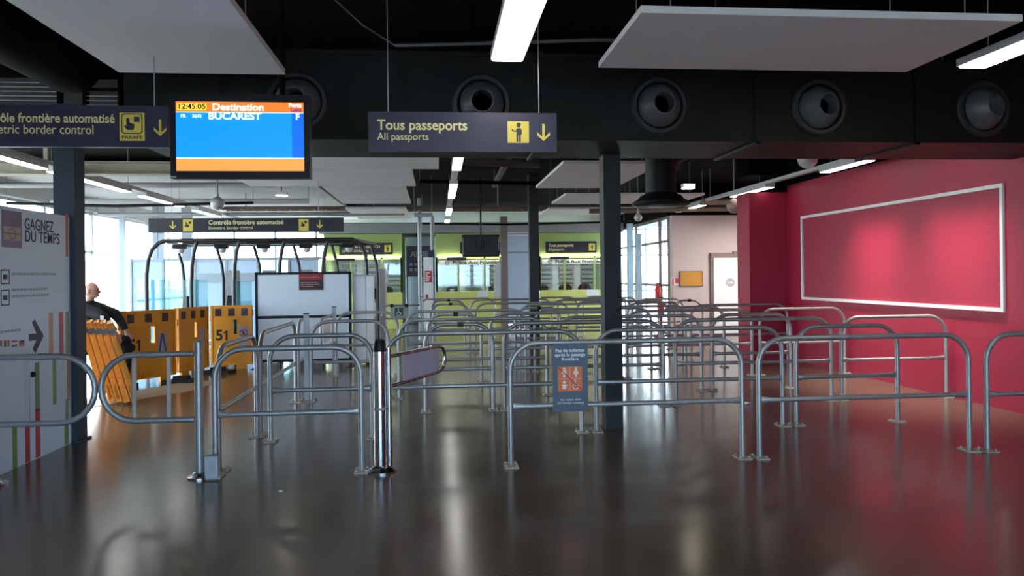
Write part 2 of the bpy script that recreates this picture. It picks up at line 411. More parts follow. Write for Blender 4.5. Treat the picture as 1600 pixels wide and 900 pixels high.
lamp_row('the lamps in the middle of the hall', .30, [(10.1, 11.3), (13.0, 15.3), (17.7, 19.6), (21.2, 22.5)], 9.2, 23, 3.15, .14, LAMP2)
lamp_row('the lamps along the crimson wall', 5.98, [(8.2, 9.6), (10.1, 11.35), (13.3, 15.0), (16.8, 18.6)], 8.15, 18.9, 3.13, .18, M('faint_lamp_diffuser', (1, 0.98, 0.95), 0.5, 0, 0, 3, emit=3))
for ya_, yb_ in ((8.2, 9.6), (10.1, 11.35)):      # louvred lamps: their light leaves in a narrow band and scallops the wall below
    l = bpy.data.lights.new('lamp_light', 'AREA'); l.shape = 'RECTANGLE'; l.size = .15; l.size_y = yb_ - ya_ - .04; l.energy = 36; l.spread = math.radians(66); l.color = (1, .97, .93)
    o = bpy.data.objects.new('lamp_light', l); o.location = (5.98, (ya_ + yb_) / 2, 3.115); COL.objects.link(o)
luminaire('linear lamp in the lobby corner behind the crimson wall end', 7.6, 8.0, 15.4, 17.6, 2.95, M('lobby_lamp_diffuser', (1, .95, .9), .5, 0, 0, 3, emit=60))
lamp_row('the lamps on the glass wall side', -5.2, [(8.6, 10.75), (11.0, 13.55), (14.2, 16.3), (17.2, 19.0)], 8.0, 21, 3.08, .16, LAMP2)

# ------------------------------------------------------------------ queue barriers
def hoop_pts(L, h=1.03, r=.23, n=8):
    p = [(0, 0, 0), (0, 0, .3), (0, 0, h - r)]
    for i in range(1, n + 1):
        a = PI / 2 * i / n; p.append((r - r * math.cos(a), 0, h - r + r * math.sin(a)))
    q = [(L - x, 0, z) for (x, y, z) in reversed(p)]
    return p + [(L / 2, 0, h)] + q


TR = .0235
def hoop_barrier(label, x0, x1, y, rz=0, group='galvanised hoop barriers of the queue', clip=False, plates=True):
    L = x1 - x0; t = thing('hoop_barrier', label, 'barrier', (x0, y, 0), rz, group)
    MB().tube(hoop_pts(L), TR, 12).build('hoop', GALV, t, False)
    z = .50; e = TR
    MB().tube([(e, 0, z), (.05, 0, z), (.12, 0, z), (L / 2, 0, z), (L - .12, 0, z), (L - .05, 0, z), (L - e, 0, z)], .021, 12,
              [(1.55, .35), (1.35, .55), (1, 1), (1, 1), (1, 1), (1.35, .55), (1.55, .35)]).build('lower_rail', GALV, t, False)
    for x in (0, L):
        b = MB().box(x - .058, x + .058, -.085, .085, 0, .012)
        for sx in (-.04, .04):
            for sy in (-.055, .055): b.lathe([(.012, .012), (.012, .024), (.006, .03)], (x + sx, sy, 0), 'z', 6)
        b.build('base_plate', PLATE, t, False)
    if clip: MB().box(L * .48, L * .48 + .07, -.03, .03, 1.0, 1.06).build('clip', BLACK, t, False)['label'] = 'black clip on the top rail'
    return t


ORD = ['first', 'second', 'third', 'fourth', 'fifth', 'sixth']
ROWN = ['front', 'second', 'third', 'fourth', 'fifth', 'sixth', 'seventh', 'eighth', 'ninth', 'tenth', 'eleventh', 'twelfth']
hoop_barrier('short galvanised hoop barrier at the front between gate post and steel bollard', -1.80, -.635, 6.42)
B2 = hoop_barrier('front galvanised hoop barrier that carries the no-toilets sign', .60, 2.61, 6.42)
hoop_barrier('front galvanised hoop barrier right of the one with the sign', 2.755, 4.69, 6.40)
hoop_barrier('front hoop barrier cut by the right photo edge, against crimson wall', 4.83, 6.38, 6.36)
A = [(-1.64, -.65), (-.51, 1.45), (1.6, 3.58), (3.73, 4.85)]
B = [(-.15, .65), (.78, 2.73), (2.88, 4.87), (5.0, 6.39)]
ROWS = [(7.72, A), (9.13, B), (10.19, A), (11.55, B), (12.66, A), (13.35, [(1.35, 2.15), (2.88, 4.4), (4.5, 6.3)]), (14.9, [(1.6, 3.58), (3.73, 4.85)]),
        (15.9, [B[0], B[1], B[2], (5.0, 5.62)]), (17.1, [(2.55, 4.4), (4.5, 5.6)]), (18.3, B[:3]), (19.5, [(-.45, 1.45), (2.5, 3.58), (3.73, 4.85)])]
for ri, (y, S) in enumerate(ROWS):
    for i, (a, b) in enumerate(S):
        hoop_barrier('galvanised queue hoop barrier, %s from left in the %s row from the front' % (ORD[i], ROWN[ri + 1]), a, b, y, clip=(b - a < .85))
# hoops that run away from the camera along the left lane
for i, (a, b, lab) in enumerate(((6.62, 7.98, 'nearest hoop barrier running away along the left lane, behind the gate post'),
                                 (8.15, 10.12, 'second hoop barrier running away along the left lane'),
                                 (10.32, 11.1, 'short third hoop barrier running away along the left lane'))):
    L = b - a; t = hoop_barrier(lab, -1.83, -1.83 + L, a, PI / 2, 'hoop barriers of the left lane')

# square posts and small swing gate in the left lane
for lab, x, y, h in (('square steel post at the end of the left lane hoops', -1.70, 10.2, 1.13), ('far square steel post holding the small lane gate', -1.68, 12.75, 1.12), ('square steel post holding the wheelchair lane gate', -.33, 16.4, 1.17)):
    t = thing('square_post', lab, 'post', (x, y, 0), 0, 'square gate posts')
    MB().box(-.03, .03, -.03, .03, 0, h).build('post', GALV, t, False)
    MB().box(-.034, .034, -.034, .034, h, h + .012).build('cap', BLACK, t, False)
    MB().box(-.08, .08, -.08, .08, 0, .012).build('base_plate', PLATE, t, False)
t = thing('lane_gate', 'small swing gate with pale notice plate in the left lane', 'gate', (-1.68, 12.7, 0))
MB().tube([(-1.68, 12.7, 1.0), (-1.70, 11.6, 1.0), (-1.70, 11.45, .93), (-1.70, 11.4, .8), (-1.70, 11.45, .62), (-1.70, 11.6, .55), (-1.68, 12.7, .55)], .02, 8).build('frame', GALV, t)
MB().box(-1.705, -1.695, 11.7, 12.4, .62, .95).build('notice_plate', M('pale_pink_notice', s(214, 196, 200), .5), t)
t = thing('lane_gate', 'swing gate with green wheelchair sign before the lime counter', 'gate', (-.36, 16.4, 0))
MB().tube([(-.36, 16.4, 1.0), (-1.05, 16.4, 1.0), (-1.17, 16.4, .95), (-1.2, 16.4, .86), (-1.17, 16.4, .77), (-1.05, 16.4, .72), (-.36, 16.4, .72)], .017, 8).build('frame', GALV, t)
MB().box(-.99, -.62, 16.375, 16.385, .74, .985).build('sign_backing', M('grey_backing', s(170, 168, 160), .6), t)
MB().box(-.99, -.93, 16.36, 16.42, .96, 1.03).build('clip', BLACK, t); MB().box(-.69, -.62, 16.36, 16.42, .96, 1.03).build('clip', BLACK, t)
w = MB().box(-.895, -.725, 16.365, 16.375, .78, .95).build('wheelchair_sign', M('dark_green_sign', s(18, 74, 52), .5), t)
wm = MB(); o_ = (-.81, 16.364, .86)
ringpoly(wm, .034, .046, o_, X_, Z_, .002, 16, PI * .75, PI * 2.1, -.005, -.03)
wm.plate(circ(.013, 10, -.015, .062), o_, X_, Z_, .002).plate([(-.022, .04), (-.005, .04), (0, .0), (.035, .0), (.052, -.045), (.04, -.05), (.022, -.014), (-.018, -.014)], o_, X_, Z_, .002)
wm.build('wheelchair_symbol', WHITE, w)

# front gate: hinge post and two looped arms
t = thing('gate_post', 'round galvanised hinge post left of the short front hoop', 'post', (-1.925, 6.42, 0))
MB().tube([(0, 0, 0), (0, 0, 1.09)], .034, 16).build('post', GALV, t, False)
MB().lathe([(.036, 1.085), (.036, 1.095), (.02, 1.10)], (0, 0, 0), 'z', 16).build('cap', GALV, t, False)
MB().lathe([(.10, 0), (.10, .012), (.06, .016), (.05, .04), (.04, .045)], (0, 0, 0), 'z', 24).build('base_flange', CHROME, t, False)
def loop_arm(label, xa, xb, y, sgn):
    """xa hinge end, xb the rounded end"""
    t = thing('swing_gate_arm', label, 'gate arm', (xa, y, 0), 0, 'looped gate arms')
    R = .265; zc = .735; c = xb - sgn * R; pts = [(xa, y, zc + R), ((xa + c) / 2, y, zc + R)]
    for i in range(15):
        a = PI / 2 - PI * i / 14; pts.append((c + sgn * R * math.cos(a), y, zc + R * math.sin(a)))
    pts += [((xa + c) / 2, y, zc - R), (xa, y, zc - R)]
    MB().tube(pts, .024, 12).build('loop', GALV, t)
    for u_ in ((210, 264) if sgn < 0 else (43, 99)):
        x = un(u_, 600, y=y).x; MB().box(x - .014, x + .014, y - .008, y + .008, zc - R, zc + R).build('upright', GALV, t)
    MB().tube([(c - sgn * .10, y, zc + R), (c - sgn * .16, y, zc + R)], .0275, 12).build('coupling', GALV, t)
    return t
loop_arm('looped gate arm hinged on the post, rounded end before yellow barriers', -1.96, -2.68, 6.42, -1)
t2 = loop_arm('looped gate arm passing before the pale poster panel', -3.50, -2.725, 6.42, 1)
t = thing('gate_post', 'hinge post of the looped arm before the poster panel', 'post', (-3.49, 6.42, 0))
MB().tube([(0, 0, 0), (0, 0, 1.09)], .034, 16).build('post', GALV, t, False)
MB().lathe([(.10, 0), (.10, .012), (.06, .016), (.04, .045)], (0, 0, 0), 'z', 24).build('base_flange', CHROME, t, False)
# junction box at the foot of the short front hoop
t = thing('junction_box', 'grey metal box at the foot of the short front hoop', 'box', (-1.80, 6.36, 0))
MB().box(-.055, .045, -.05, .03, .02, .19).build('box', M('pale_grey_box', s(168, 172, 176), .5, .3), t, False)
MB().plate(rrect(.045, .12, .01), (0, -.05, .105), X_, Z_, .003).build('cover', GALV, t, False)

# steel bollard with the swing arm
t = thing('steel_bollard', 'polished steel bollard with black cap beside the short front hoop', 'bollard', (-.467, 6.40, 0))
MB().tube([(-.012, 0, 0), (-.012, 0, .99)], .052, 24).build('tube', CHROME, t, False)
MB().tube([(.062, .0, 0), (.062, 0, 1.02)], .02, 14).build('side_tube', CHROME, t, False)
MB().lathe([(.0535, .99), (.0535, 1.0), (.05, 1.06), (.042, 1.085), (.02, 1.09), (0, 1.09)], (-.012, 0, 0), 'z', 24).build('cap', BLACK, t, False)
MB().lathe([(.12, 0), (.12, .012), (.10, .03), (.066, .05), (.056, .055)], (0, 0, 0), 'z', 30).build('base_flange', CHROME, t, False)
MB().lathe([(.054, .51), (.056, .515), (.056, .525), (.054, .53)], (-.012, 0, 0), 'z', 24).build('joint_ring', GREYF, t, False)
t = thing('turnstile_arm', 'swing arm with lilac grey plate reaching back from the bollard', 'gate arm', (-.40, 6.40, 0))
dv = Vector((.47, .95, 0)).normalized(); ob = Vector((-.40, 6.40, 0))
def P(a, z): return ob + dv * a + Vector((0, 0, z))
MB().tube([P(0, .945), P(.9, .945), P(1.0, .93), P(1.04, .88), P(1.04, .78), P(1.0, .725), P(.9, .71), P(0, .70)], .017, 10).build('frame', CHROME, t)
MB().plate([(.22, .715), (.88, .72), (.88, .935), (.22, .935)], ob + dv.cross(Z_) * .006, dv, Z_, .006).build('plate', M('lilac_grey_plate', s(176, 170, 186), .45), t)

# no-toilets sign hanging on the front hoop
x0, z0, w_, h_ = .955, .452, .30, .575
yq = 6.385
t = thing('toilet_sign', 'dark slate sign with orange pictograms hanging on the front hoop', 'sign', (x0 + w_ / 2, yq, z0))
MB().box(x0, x0 + w_, yq - .004, yq, z0, z0 + h_).build('plate', SLATE, t)
for i, l in enumerate(('Pas de toilettes', 'après le passage', 'frontière')): text(l, .040, (x0 + w_ / 2, yq - .005, z0 + h_ - .062 - i * .036), WHITE, t, 'CENTER', bold=.0007)
for i, l in enumerate(('No toilets after', 'the border crossing')): text(l, .028, (x0 + w_ / 2, yq - .005, z0 + .10 - i * .027), WHITE, t, 'CENTER')
cx, cz, hs = x0 + w_ / 2 - .002, z0 + .275, .103
MB().box(cx - hs, cx + hs, yq - .006, yq - .004, cz - hs, cz + hs).build('pictogram_panel', ORANGE, t)
LIGHTO = M('pale_pictogram', s(244, 222, 206), .5)
g = MB(); oo = (cx, yq - .006, cz)
g.box(cx - .001, cx + .001, yq - .007, yq - .006, cz - hs, cz + hs).box(cx - hs, cx + hs, yq - .007, yq - .006, cz - .001, cz + .001)
for px_, pz_ in ((-.05, .055), (.05, .055)):
    g.plate(circ(.011, 10, px_, pz_ + .032), oo, X_, Z_, .001)
    g.plate([(px_ - .018, pz_ + .018), (px_ - .02, pz_ - .01), (px_ - .011, pz_ - .012), (px_ - .009, pz_ - .042), (px_ + .009, pz_ - .042), (px_ + .011, pz_ - .012), (px_ + .02, pz_ - .01), (px_ + .018, pz_ + .018)] if px_ < 0 else
            [(px_ - .012, pz_ + .018), (px_ - .024, pz_ - .014), (px_ - .009, pz_ - .016), (px_ - .008, pz_ - .042), (px_ + .008, pz_ - .042), (px_ + .009, pz_ - .016), (px_ + .024, pz_ - .014), (px_ + .012, pz_ + .018)], oo, X_, Z_, .001)
g.plate(circ(.013, 10, -.05, -.028), oo, X_, Z_, .001).plate([(-.075, -.05), (-.05, -.045), (-.025, -.05), (-.034, -.062), (-.036, -.085), (-.064, -.085), (-.066, -.062)], oo, X_, Z_, .001)
ringpoly(g, .020, .026, oo, X_, Z_, .001, 14, PI * .75, PI * 2.1, .046, -.065)
g.plate(circ(.009, 8, .042, -.018), oo, X_, Z_, .001).plate([(.038, -.028), (.047, -.028), (.05, -.052), (.068, -.052), (.078, -.08), (.07, -.082), (.062, -.06), (.04, -.06)], oo, X_, Z_, .001)
g.build('pictogram', LIGHTO, t)
MB().plate([(-hs, hs - .006), (-hs + .006, hs), (hs, -hs + .006), (hs - .006, -hs)][::-1], (cx, yq - .0072, cz), X_, Z_, .001).build('red_slash', M('slash_red', s(170, 34, 34), .5), t)

# ------------------------------------------------------------------ hanging signs
ARROW = [(-.02, .5), (.0, .5), (.02, .5)]
def arrow(mb, cx, cz, y, h):
    w = h * .42
    mb.plate([(-.075 * h, .5 * h), (-.075 * h, -.28 * h), (-.38 * h, .02 * h), (-.38 * h, -.18 * h), (0, -.52 * h), (.38 * h, -.18 * h), (.38 * h, .02 * h), (.075 * h, -.28 * h), (.075 * h, .5 * h)], (cx, y, cz), X_, Z_, .0015)


def officer(mb, cx, cz, y, h):
    o = (cx, y, cz)
    mb.plate(circ(.085 * h, 12, .02 * h, .30 * h), o, X_, Z_, .001)
    mb.plate([(-.08 * h, .36 * h), (.12 * h, .36 * h), (.14 * h, .42 * h), (.02 * h, .48 * h), (-.07 * h, .43 * h)], o, X_, Z_, .001)
    mb.plate([(-.06 * h, .19 * h), (.12 * h, .19 * h), (.17 * h, .10 * h), (.17 * h, -.12 * h), (.12 * h, -.14 * h), (.12 * h, -.48 * h), (.03 * h, -.48 * h), (.03 * h, -.16 * h), (-.01 * h, -.16 * h), (-.01 * h, -.48 * h), (-.09 * h, -.48 * h), (-.09 * h, .02 * h), (-.28 * h, .02 * h), (-.34 * h, .13 * h), (-.29 * h, .15 * h), (-.24 * h, .08 * h), (-.12 * h, .09 * h)], o, X_, Z_, .001)


def parafe(mb, cx, cz, y, h):
    o = (cx, y, cz)
    mb.plate([(-.16 * h, .28 * h), (-.22 * h, .22 * h), (-.20 * h, -.05 * h), (-.28 * h, -.02 * h), (-.30 * h, -.08 * h), (-.18 * h, -.22 * h), (.06 * h, -.22 * h), (.10 * h, -.10 * h), (.10 * h, .02 * h), (-.08 * h, .08 * h), (-.10 * h, .24 * h)], o, X_, Z_, .001)
    mb.plate([(.08 * h, .10 * h), (.30 * h, .10 * h), (.30 * h, .32 * h), (.08 * h, .32 * h)], o, X_, Z_, .001)


def wires(t, pts, ztop=4.4):
    for (x, y, z) in pts: MB().tube([(x, y, z), (x, y, min(ztop, ZT(y)))], .004, 6).build('hanging_wire', GREYF, t)


ys = 5.7
t = thing('hanging_sign', 'navy hanging sign reading Tous passeports with yellow officer pictogram', 'sign', (.21, ys, 2.52))
MB().box(-.49, .905, ys, ys + .04, 2.525, 2.815).build('board', NAVY, t)
text('Tous passeports', .105, (-.425, ys - .001, 2.715), CREAM, t, bold=.0022, wid=.66)
text('All passports', .075, (-.425, ys - .001, 2.63), CREAM, t, bold=.0006, wid=.375)
MB().box(.535, .695, ys - .004, ys, 2.59, 2.75).build('pictogram_panel', YEL, t)
g = MB(); officer(g, .615, 2.67, ys - .005, .15); g.build('pictogram', NAVY, t)
g = MB(); arrow(g, .805, 2.67, ys - .002, .125); g.build('arrow', YEL, t)
wires(t, [(-.345, ys + .02, 2.815), (.775, ys + .02, 2.815)])

t = thing('hanging_sign', 'navy hanging sign for biometric border control, cut by the left edge', 'sign', (-2.6, ys, 2.53))
MB().box(-3.75, -1.90, ys, ys + .04, 2.545, 2.84).build('board', NAVY, t)
o1 = text('Contrôle frontière automatisé', .092, (-2.265, ys - .001, 2.745), CREAM, t, 'RIGHT', bold=.0015, wid=.96)
o2 = text('Biometric border control', .092, (-2.405, ys - .001, 2.665), CREAM, t, 'RIGHT', bold=.0003, wid=.80)
MB().box(-2.232, -2.062, ys - .004, ys, 2.59, 2.79).build('pictogram_panel', YEL, t)
g = MB(); g.plate(rrect(.145, .145, .02), (-2.147, ys - .0045, 2.712), X_, Z_, .0005); g.build('pictogram_frame', NAVY, t)
g = MB(); g.plate(rrect(.130, .130, .016), (-2.147, ys - .0052, 2.712), X_, Z_, .0005); g.build('pictogram_field', YEL, t)
g = MB(); parafe(g, -2.147, 2.705, ys - .0062, .175); g.build('pictogram', NAVY, t)
text('PARAFE', .036, (-2.147, ys - .005, 2.613), NAVY, t, 'CENTER', bold=.0006, wid=.14)
g = MB(); arrow(g, -1.955, 2.685, ys - .002, .115); g.build('arrow', YEL, t)
wires(t, [(-2.0, ys + .02, 2.84)], 3.2); wires(t, [(-3.4, ys + .02, 2.84)])

yk = 13.0
t = thing('hanging_sign', 'dark hanging sign with two arrows above the biometric gates', 'sign', (-3.1, yk, 2.36))
MB().box(-4.66, -1.54, yk, yk + .04, 2.365, 2.60).build('board', NAVYDK, t)
text('Contrôle frontière automatisé', .098, (-3.72, yk - .001, 2.525), CREAM, t, bold=.0018, wid=1.20)
text('Biometric border control', .075, (-3.72, yk - .001, 2.435), CREAM, t, wid=.70)
for x in (-4.04, -2.19): MB().box(x - .08, x + .08, yk - .004, yk, 2.385, 2.58).build('pictogram_panel', YEL, t)
g = MB()
for x in (-4.04, -2.19): parafe(g, x, 2.49, yk - .005, .17)
g.build('pictogram', NAVYDK, t)
g = MB(); arrow(g, -4.28, 2.49, yk - .002, .13); arrow(g, -1.93, 2.49, yk - .002, .13); g.build('arrow', YEL, t)
wires(t, [(-4.3, yk + .02, 2.6)]); wires(t, [(-1.95, yk + .02, 2.6)], 3.2)

# flight screen
yt = 5.1
t = thing('flight_screen', 'hanging black flight screen showing BUCAREST at gate F', 'screen', (-1.255, yt, 2.25))
MB().box(-1.69, -.815, yt, yt + .085, 2.25, 2.79).build('casing', BLACK, t)
SBLUE = M('screen_blue', s(0, 148, 255), .4, 0, 0, 3, emit=.85); SBLUE2 = M('screen_deep_blue', s(0, 105, 232), .4, 0, 0, 3, emit=.85)
SOR = M('screen_orange', s(250, 128, 40), .4, 0, 0, 3, emit=.85); SORB = M('screen_pale_orange', s(255, 160, 70), .4, 0, 0, 3, emit=.85)
SWH = M('screen_white', s(250, 250, 250), .4, 0, 0, 3, emit=.9); SYE = M('screen_yellow', s(252, 226, 70), .4, 0, 0, 3, emit=.85); SDK = M('screen_dark', s(20, 20, 30), .4)
SPUR = M('screen_purple', s(130, 20, 140), .4, 0, 0, 3, emit=.5)
xa, xb, zt, zb = -1.652, -.852, 2.74, 2.295
scr = MB().box(xa, xb - .075, yt - .003, yt, zb + .085, zt - .068).build('screen', SBLUE, t)
MB().box(xb - .075, xb, yt - .003, yt, zb + .085, zt - .068).build('gate_column', SBLUE2, scr)
MB().box(xa, xb, yt - .003, yt, zt - .068, zt).build('header_band', SOR, scr)
MB().box(xa, xb, yt - .003, yt, zb, zb + .079).build('footer_band', SORB, scr)
MB().box(xa, xb, yt - .0035, yt, zt - .07, zt - .066).box(xa, xb, yt - .0035, yt, zb + .079, zb + .085).build('divider_line', SWH, scr)
MB().box(xa + .008, xa + .19, yt - .005, yt - .003, zt - .056, zt - .012).build('clock_field', SYE, scr)
text('12:45:05', .046, (xa + .099, yt - .006, zt - .034), SDK, scr, 'CENTER', bold=.001, wid=.165)
text('Destination', .062, (xa + .225, yt - .005, zt - .036), SWH, scr, bold=.0016, wid=.32)
text('Porte', .036, (xb - .012, yt - .005, zt - .020), SWH, scr, 'RIGHT', bold=.0012)
text('Gate', .036, (xb - .012, yt - .005, zt - .048), SPUR, scr, 'RIGHT', bold=.001)
text('FR', .030, (xa + .03, yt - .005, zt - .094), SWH, scr, bold=.0006); text('3643', .030, (xa + .10, yt - .005, zt - .094), SWH, scr, bold=.0006)
text('BUCAREST', .060, (xa + .20, yt - .005, zt - .094), SWH, scr, bold=.0016, wid=.33)
text('F', .056, (xb - .038, yt - .005, zt - .096), SWH, scr, 'CENTER', bold=.0016)
MB().box(-1.69, -1.655, yt - .002, yt, 2.252, 2.262).build('logo_mark', GREYF, t)
MB().tube([(-1.255, 6.5, 2.5), (-1.255, 6.5, 4.4)], .022, 12).box(-1.42, -1.09, yt + .085, yt + .10, 2.42, 2.62).box(-1.28, -1.23, yt + .09, 6.52, 2.49, 2.55).build('ceiling_mount', BLACKPAINT, t)

# ------------------------------------------------------------------ pale poster panel on the left
XP = -3.61; y0p, y1p = 5.4, 7.94; ztp = 2.235
t = thing('poster_panel', 'pale blue-white poster panel reading GAGNEZ DU TEMPS at the left', 'poster panel', (XP, 6.7, 0))
MB().box(XP - .06, XP, y0p, y1p, .0, ztp).build('panel', PANELB, t)
def pnl(u0, v0, u1, v1, name, mat, e=.002):
    a = un(u0, v0, x=XP); b = un(u1, v1, x=XP)
    return MB().box(XP, XP + e, a.y, b.y, b.z, a.z).build(name, mat, t)
a = un(38, 345, x=XP); b = un(92, 382, x=XP)
text('GAGNEZ', .145, (XP + .002, a.y, un(60, 353, x=XP).z), INK, t, facing='+x', bold=.0014, space=1.04, wid=un(83, 353, x=XP).y - a.y)
text('DU TEMPS', .145, (XP + .002, a.y, un(60, 368, x=XP).z - .02), INK, t, facing='+x', bold=.0014, space=1.04, wid=un(92, 370, x=XP).y - a.y)
ps = pnl(2, 327, 34, 388, 'passport_picture', M('passport_mauve', s(126, 92, 120), .5)); 
q0, q1 = un(5, 353, x=XP), un(32, 377, x=XP)
MB().box(XP + .002, XP + .004, q0.y, q1.y, q1.z, q0.z).build('gold_field', M('passport_gold', s(180, 160, 130), .5), ps)
mz = (q0.z + q1.z) / 2; my = (q0.y + q1.y) / 2
g = MB(); g.box(XP + .004, XP + .005, q0.y, q1.y, mz - .006, mz + .006); ringpoly(g, .04, .05, (XP + .004, my, mz), Y_, Z_, .001, 20); g.build('passport_emblem', M('passport_mauve', 0), ps)
STR = [(102, 334, 108, 401, s(206, 120, 104)), (76, 489, 83, 552, s(206, 160, 120)), (92, 488, 99, 552, s(196, 66, 88)), (102, 487, 108, 552, s(140, 164, 124)),
       (54, 567, 62, 640, s(116, 142, 96)), (82, 562, 88, 631, s(140, 160, 96)), (104, 560, 110, 625, s(196, 150, 116)), (100, 625, 107, 693, s(126, 150, 84)),
       (19, 662, 27, 731, s(122, 140, 62)), (39, 660, 47, 721, s(178, 44, 52)), (55, 640, 63, 713, s(196, 56, 62)), (45, 565, 47, 660, s(190, 60, 66))]
for i, (u0, v0, u1, v1, c) in enumerate(STR): pnl(u0, v0, u1, v1, 'colour_stripe', M('stripe_tone_%d' % i, c, .5))
def pq(u, v): p = un(u, v, x=XP); return (p.y, p.z)
MB().plate([pq(*q) for q in ((45, 522), (57, 521), (50, 504), (54, 499), (68, 525), (55, 552), (51, 545), (57, 531), (45, 533))][::-1], (XP, 0, 0), Y_, Z_, .002).build('arrow', INK, t)
for (u0, v0, u1, v1) in ((1, 421, 15, 444), (1, 453, 15, 477)):
    a_, b_ = un(u0, v0, x=XP), un(u1, v1, x=XP); g = MB()
    for (ya_, yb_, za_, zb_) in ((a_.y, b_.y, a_.z - .01, a_.z), (a_.y, b_.y, b_.z, b_.z + .01), (a_.y, a_.y + .01, b_.z, a_.z), (b_.y - .01, b_.y, b_.z, a_.z)): g.box(XP, XP + .002, ya_, yb_, za_, zb_)
    mzz = (a_.z + b_.z) / 2; g.box(XP, XP + .002, a_.y + .035, b_.y - .035, mzz - .02, mzz + .02); g.build('outline_icon', INK, t)
for (u0, u1, v, d_) in ((19, 88, 426, 1), (19, 74, 451, 1), (19, 77, 461, 0), (0, 32, 517, 1)):
    a_, b_ = un(u0, v, x=XP), un(u1, v + 3, x=XP); g = MB(); yy = a_.y
    while yy < b_.y - .02:
        L = random.uniform(.02, .06); g.box(XP, XP + .0015, yy, min(yy + L, b_.y), a_.z - .022, a_.z); yy += L + .012
    g.build('small_print', FAINT, t)
for (u0, u1, cs) in ((0, 3, [s(60, 40, 40), s(190, 60, 60), s(190, 60, 60)]), (6, 15, [s(40, 36, 40), s(196, 160, 80), s(190, 50, 56)]), (18, 27, [s(190, 60, 66), s(226, 228, 232), s(70, 80, 140)]), (30, 38, [s(40, 36, 40), s(190, 50, 56), s(190, 160, 90)])):
    a_, b_ = un(u0, 532 + (0 if u0 < 1 else 0), x=XP), un(u1, 541, x=XP)
    fl = None
    for k in range(3):
        if u0 in (18, 30): g = MB().box(XP, XP + .002, a_.y, b_.y, b_.z + (a_.z - b_.z) * (2 - k) / 3, b_.z + (a_.z - b_.z) * (3 - k) / 3)
        else: g = MB().box(XP, XP + .002, a_.y + (b_.y - a_.y) * k / 3, a_.y + (b_.y - a_.y) * (k + 1) / 3, b_.z, a_.z)
        g.build('flag_band', M('flag_tone_%d_%d' % (u0, k), cs[k], .5), t)
MB().lathe([(.025, 0), (.025, .02), (.012, .03)], (XP, un(50, 585, x=XP).y, un(50, 585, x=XP).z), 'x', 14).build('lock_knob', BLACK, t)
MB().box(XP - .065, XP + .006, y1p, y1p + .03, 0, ztp).build('edge_profile', M('pale_edge_profile', s(190, 196, 204), .4, .4), t)

# ------------------------------------------------------------------ orange-yellow plastic barriers
def plastic_barrier(label, a, b, number=None, plate=None, group='orange-yellow plastic fence panels', h=1.13, lean=0, refl=True):
    a = Vector((*a, 0)); b = Vector((*b, 0)); L = (b - a).length; rz = math.atan2(b.y - a.y, b.x - a.x)
    t = thing('plastic_barrier', label, 'barrier', a, rz, group)
    t.rotation_euler = (lean, 0, rz)
    m_ = L * .58; T = .025
    f = MB().box(.02, L - .02, -T, T, .08, .62).box(.02, L - .02, -T, T, .90, h).box(.02, m_ - .035, -T, T, .62, .90).box(m_ + .035, L - .02, -T, T, .62, .90)
    for (x, w) in ((.02, .03), (L - .05, .03)): f.box(x, x + w, -T - .018, T + .018, .08, h)
    f.box(.02, L - .02, -T - .018, T + .018, h - .03, h).box(.02, L - .02, -T - .012, T + .012, .88, .905).box(.02, L - .02, -T - .018, T + .018, .08, .115)
    f.box(.08, m_ - .08, -T - .008, T + .008, .76, .80).box(m_ + .08, L - .08, -T - .008, T + .008, .76, .80)
    for k in range(6): f.box(L * .3 + k * .05, L * .3 + .02 + k * .05, -T - .01, T + .01, .12, .20)
    f.box(.0, .03, -.02, .02, .85, .95).box(L - .03, L, -.02, .02, .95, 1.05).box(.0, .03, -.02, .02, .25, .35).box(L - .03, L, -.02, .02, .3, .4)
    for k in range(2): f.box(.12 + k * (L - .42), .30 + k * (L - .42), -T, T, .0, .08)
    f.build('body', ORANGEB, t, False)
    if refl:
        for k in range(3):
            x = L * (.2 + .3 * k); MB().box(x - .055, x + .055, -T - .006, -T, .945, 1.075).build('reflector', REFL, t, False)['label'] = 'dark rectangular reflector'
    if number:
        nk = M('number_black', s(34, 24, 18), .6); n_ = text('5', .26, (L * .22, -T - .002, .60), nk, t, 'CENTER', bold=.008, world=False); n_['label'] = 'black number 51'
        MB().plate([(.0, -.085), (.032, -.085), (.032, .09), (.008, .09), (-.032, .058), (-.032, .03), (.0, .048)], (L * .22 + .105, -T - .001, .60), X_, Z_, .002).build('digit', nk, n_, False).location = (-L * .22, 0, 0)
        d_ = n_.children[0]; d_.matrix_parent_inverse = Matrix.Identity(4); d_.data.transform(n_.matrix_basis.inverted() @ Matrix.Identity(4)); d_.location = (0, 0, 0)
    if plate: MB().box(L * .66, L * .66 + .17, -T - .006, -T, .42, .80).build('notice', plate, t, False)
    return t


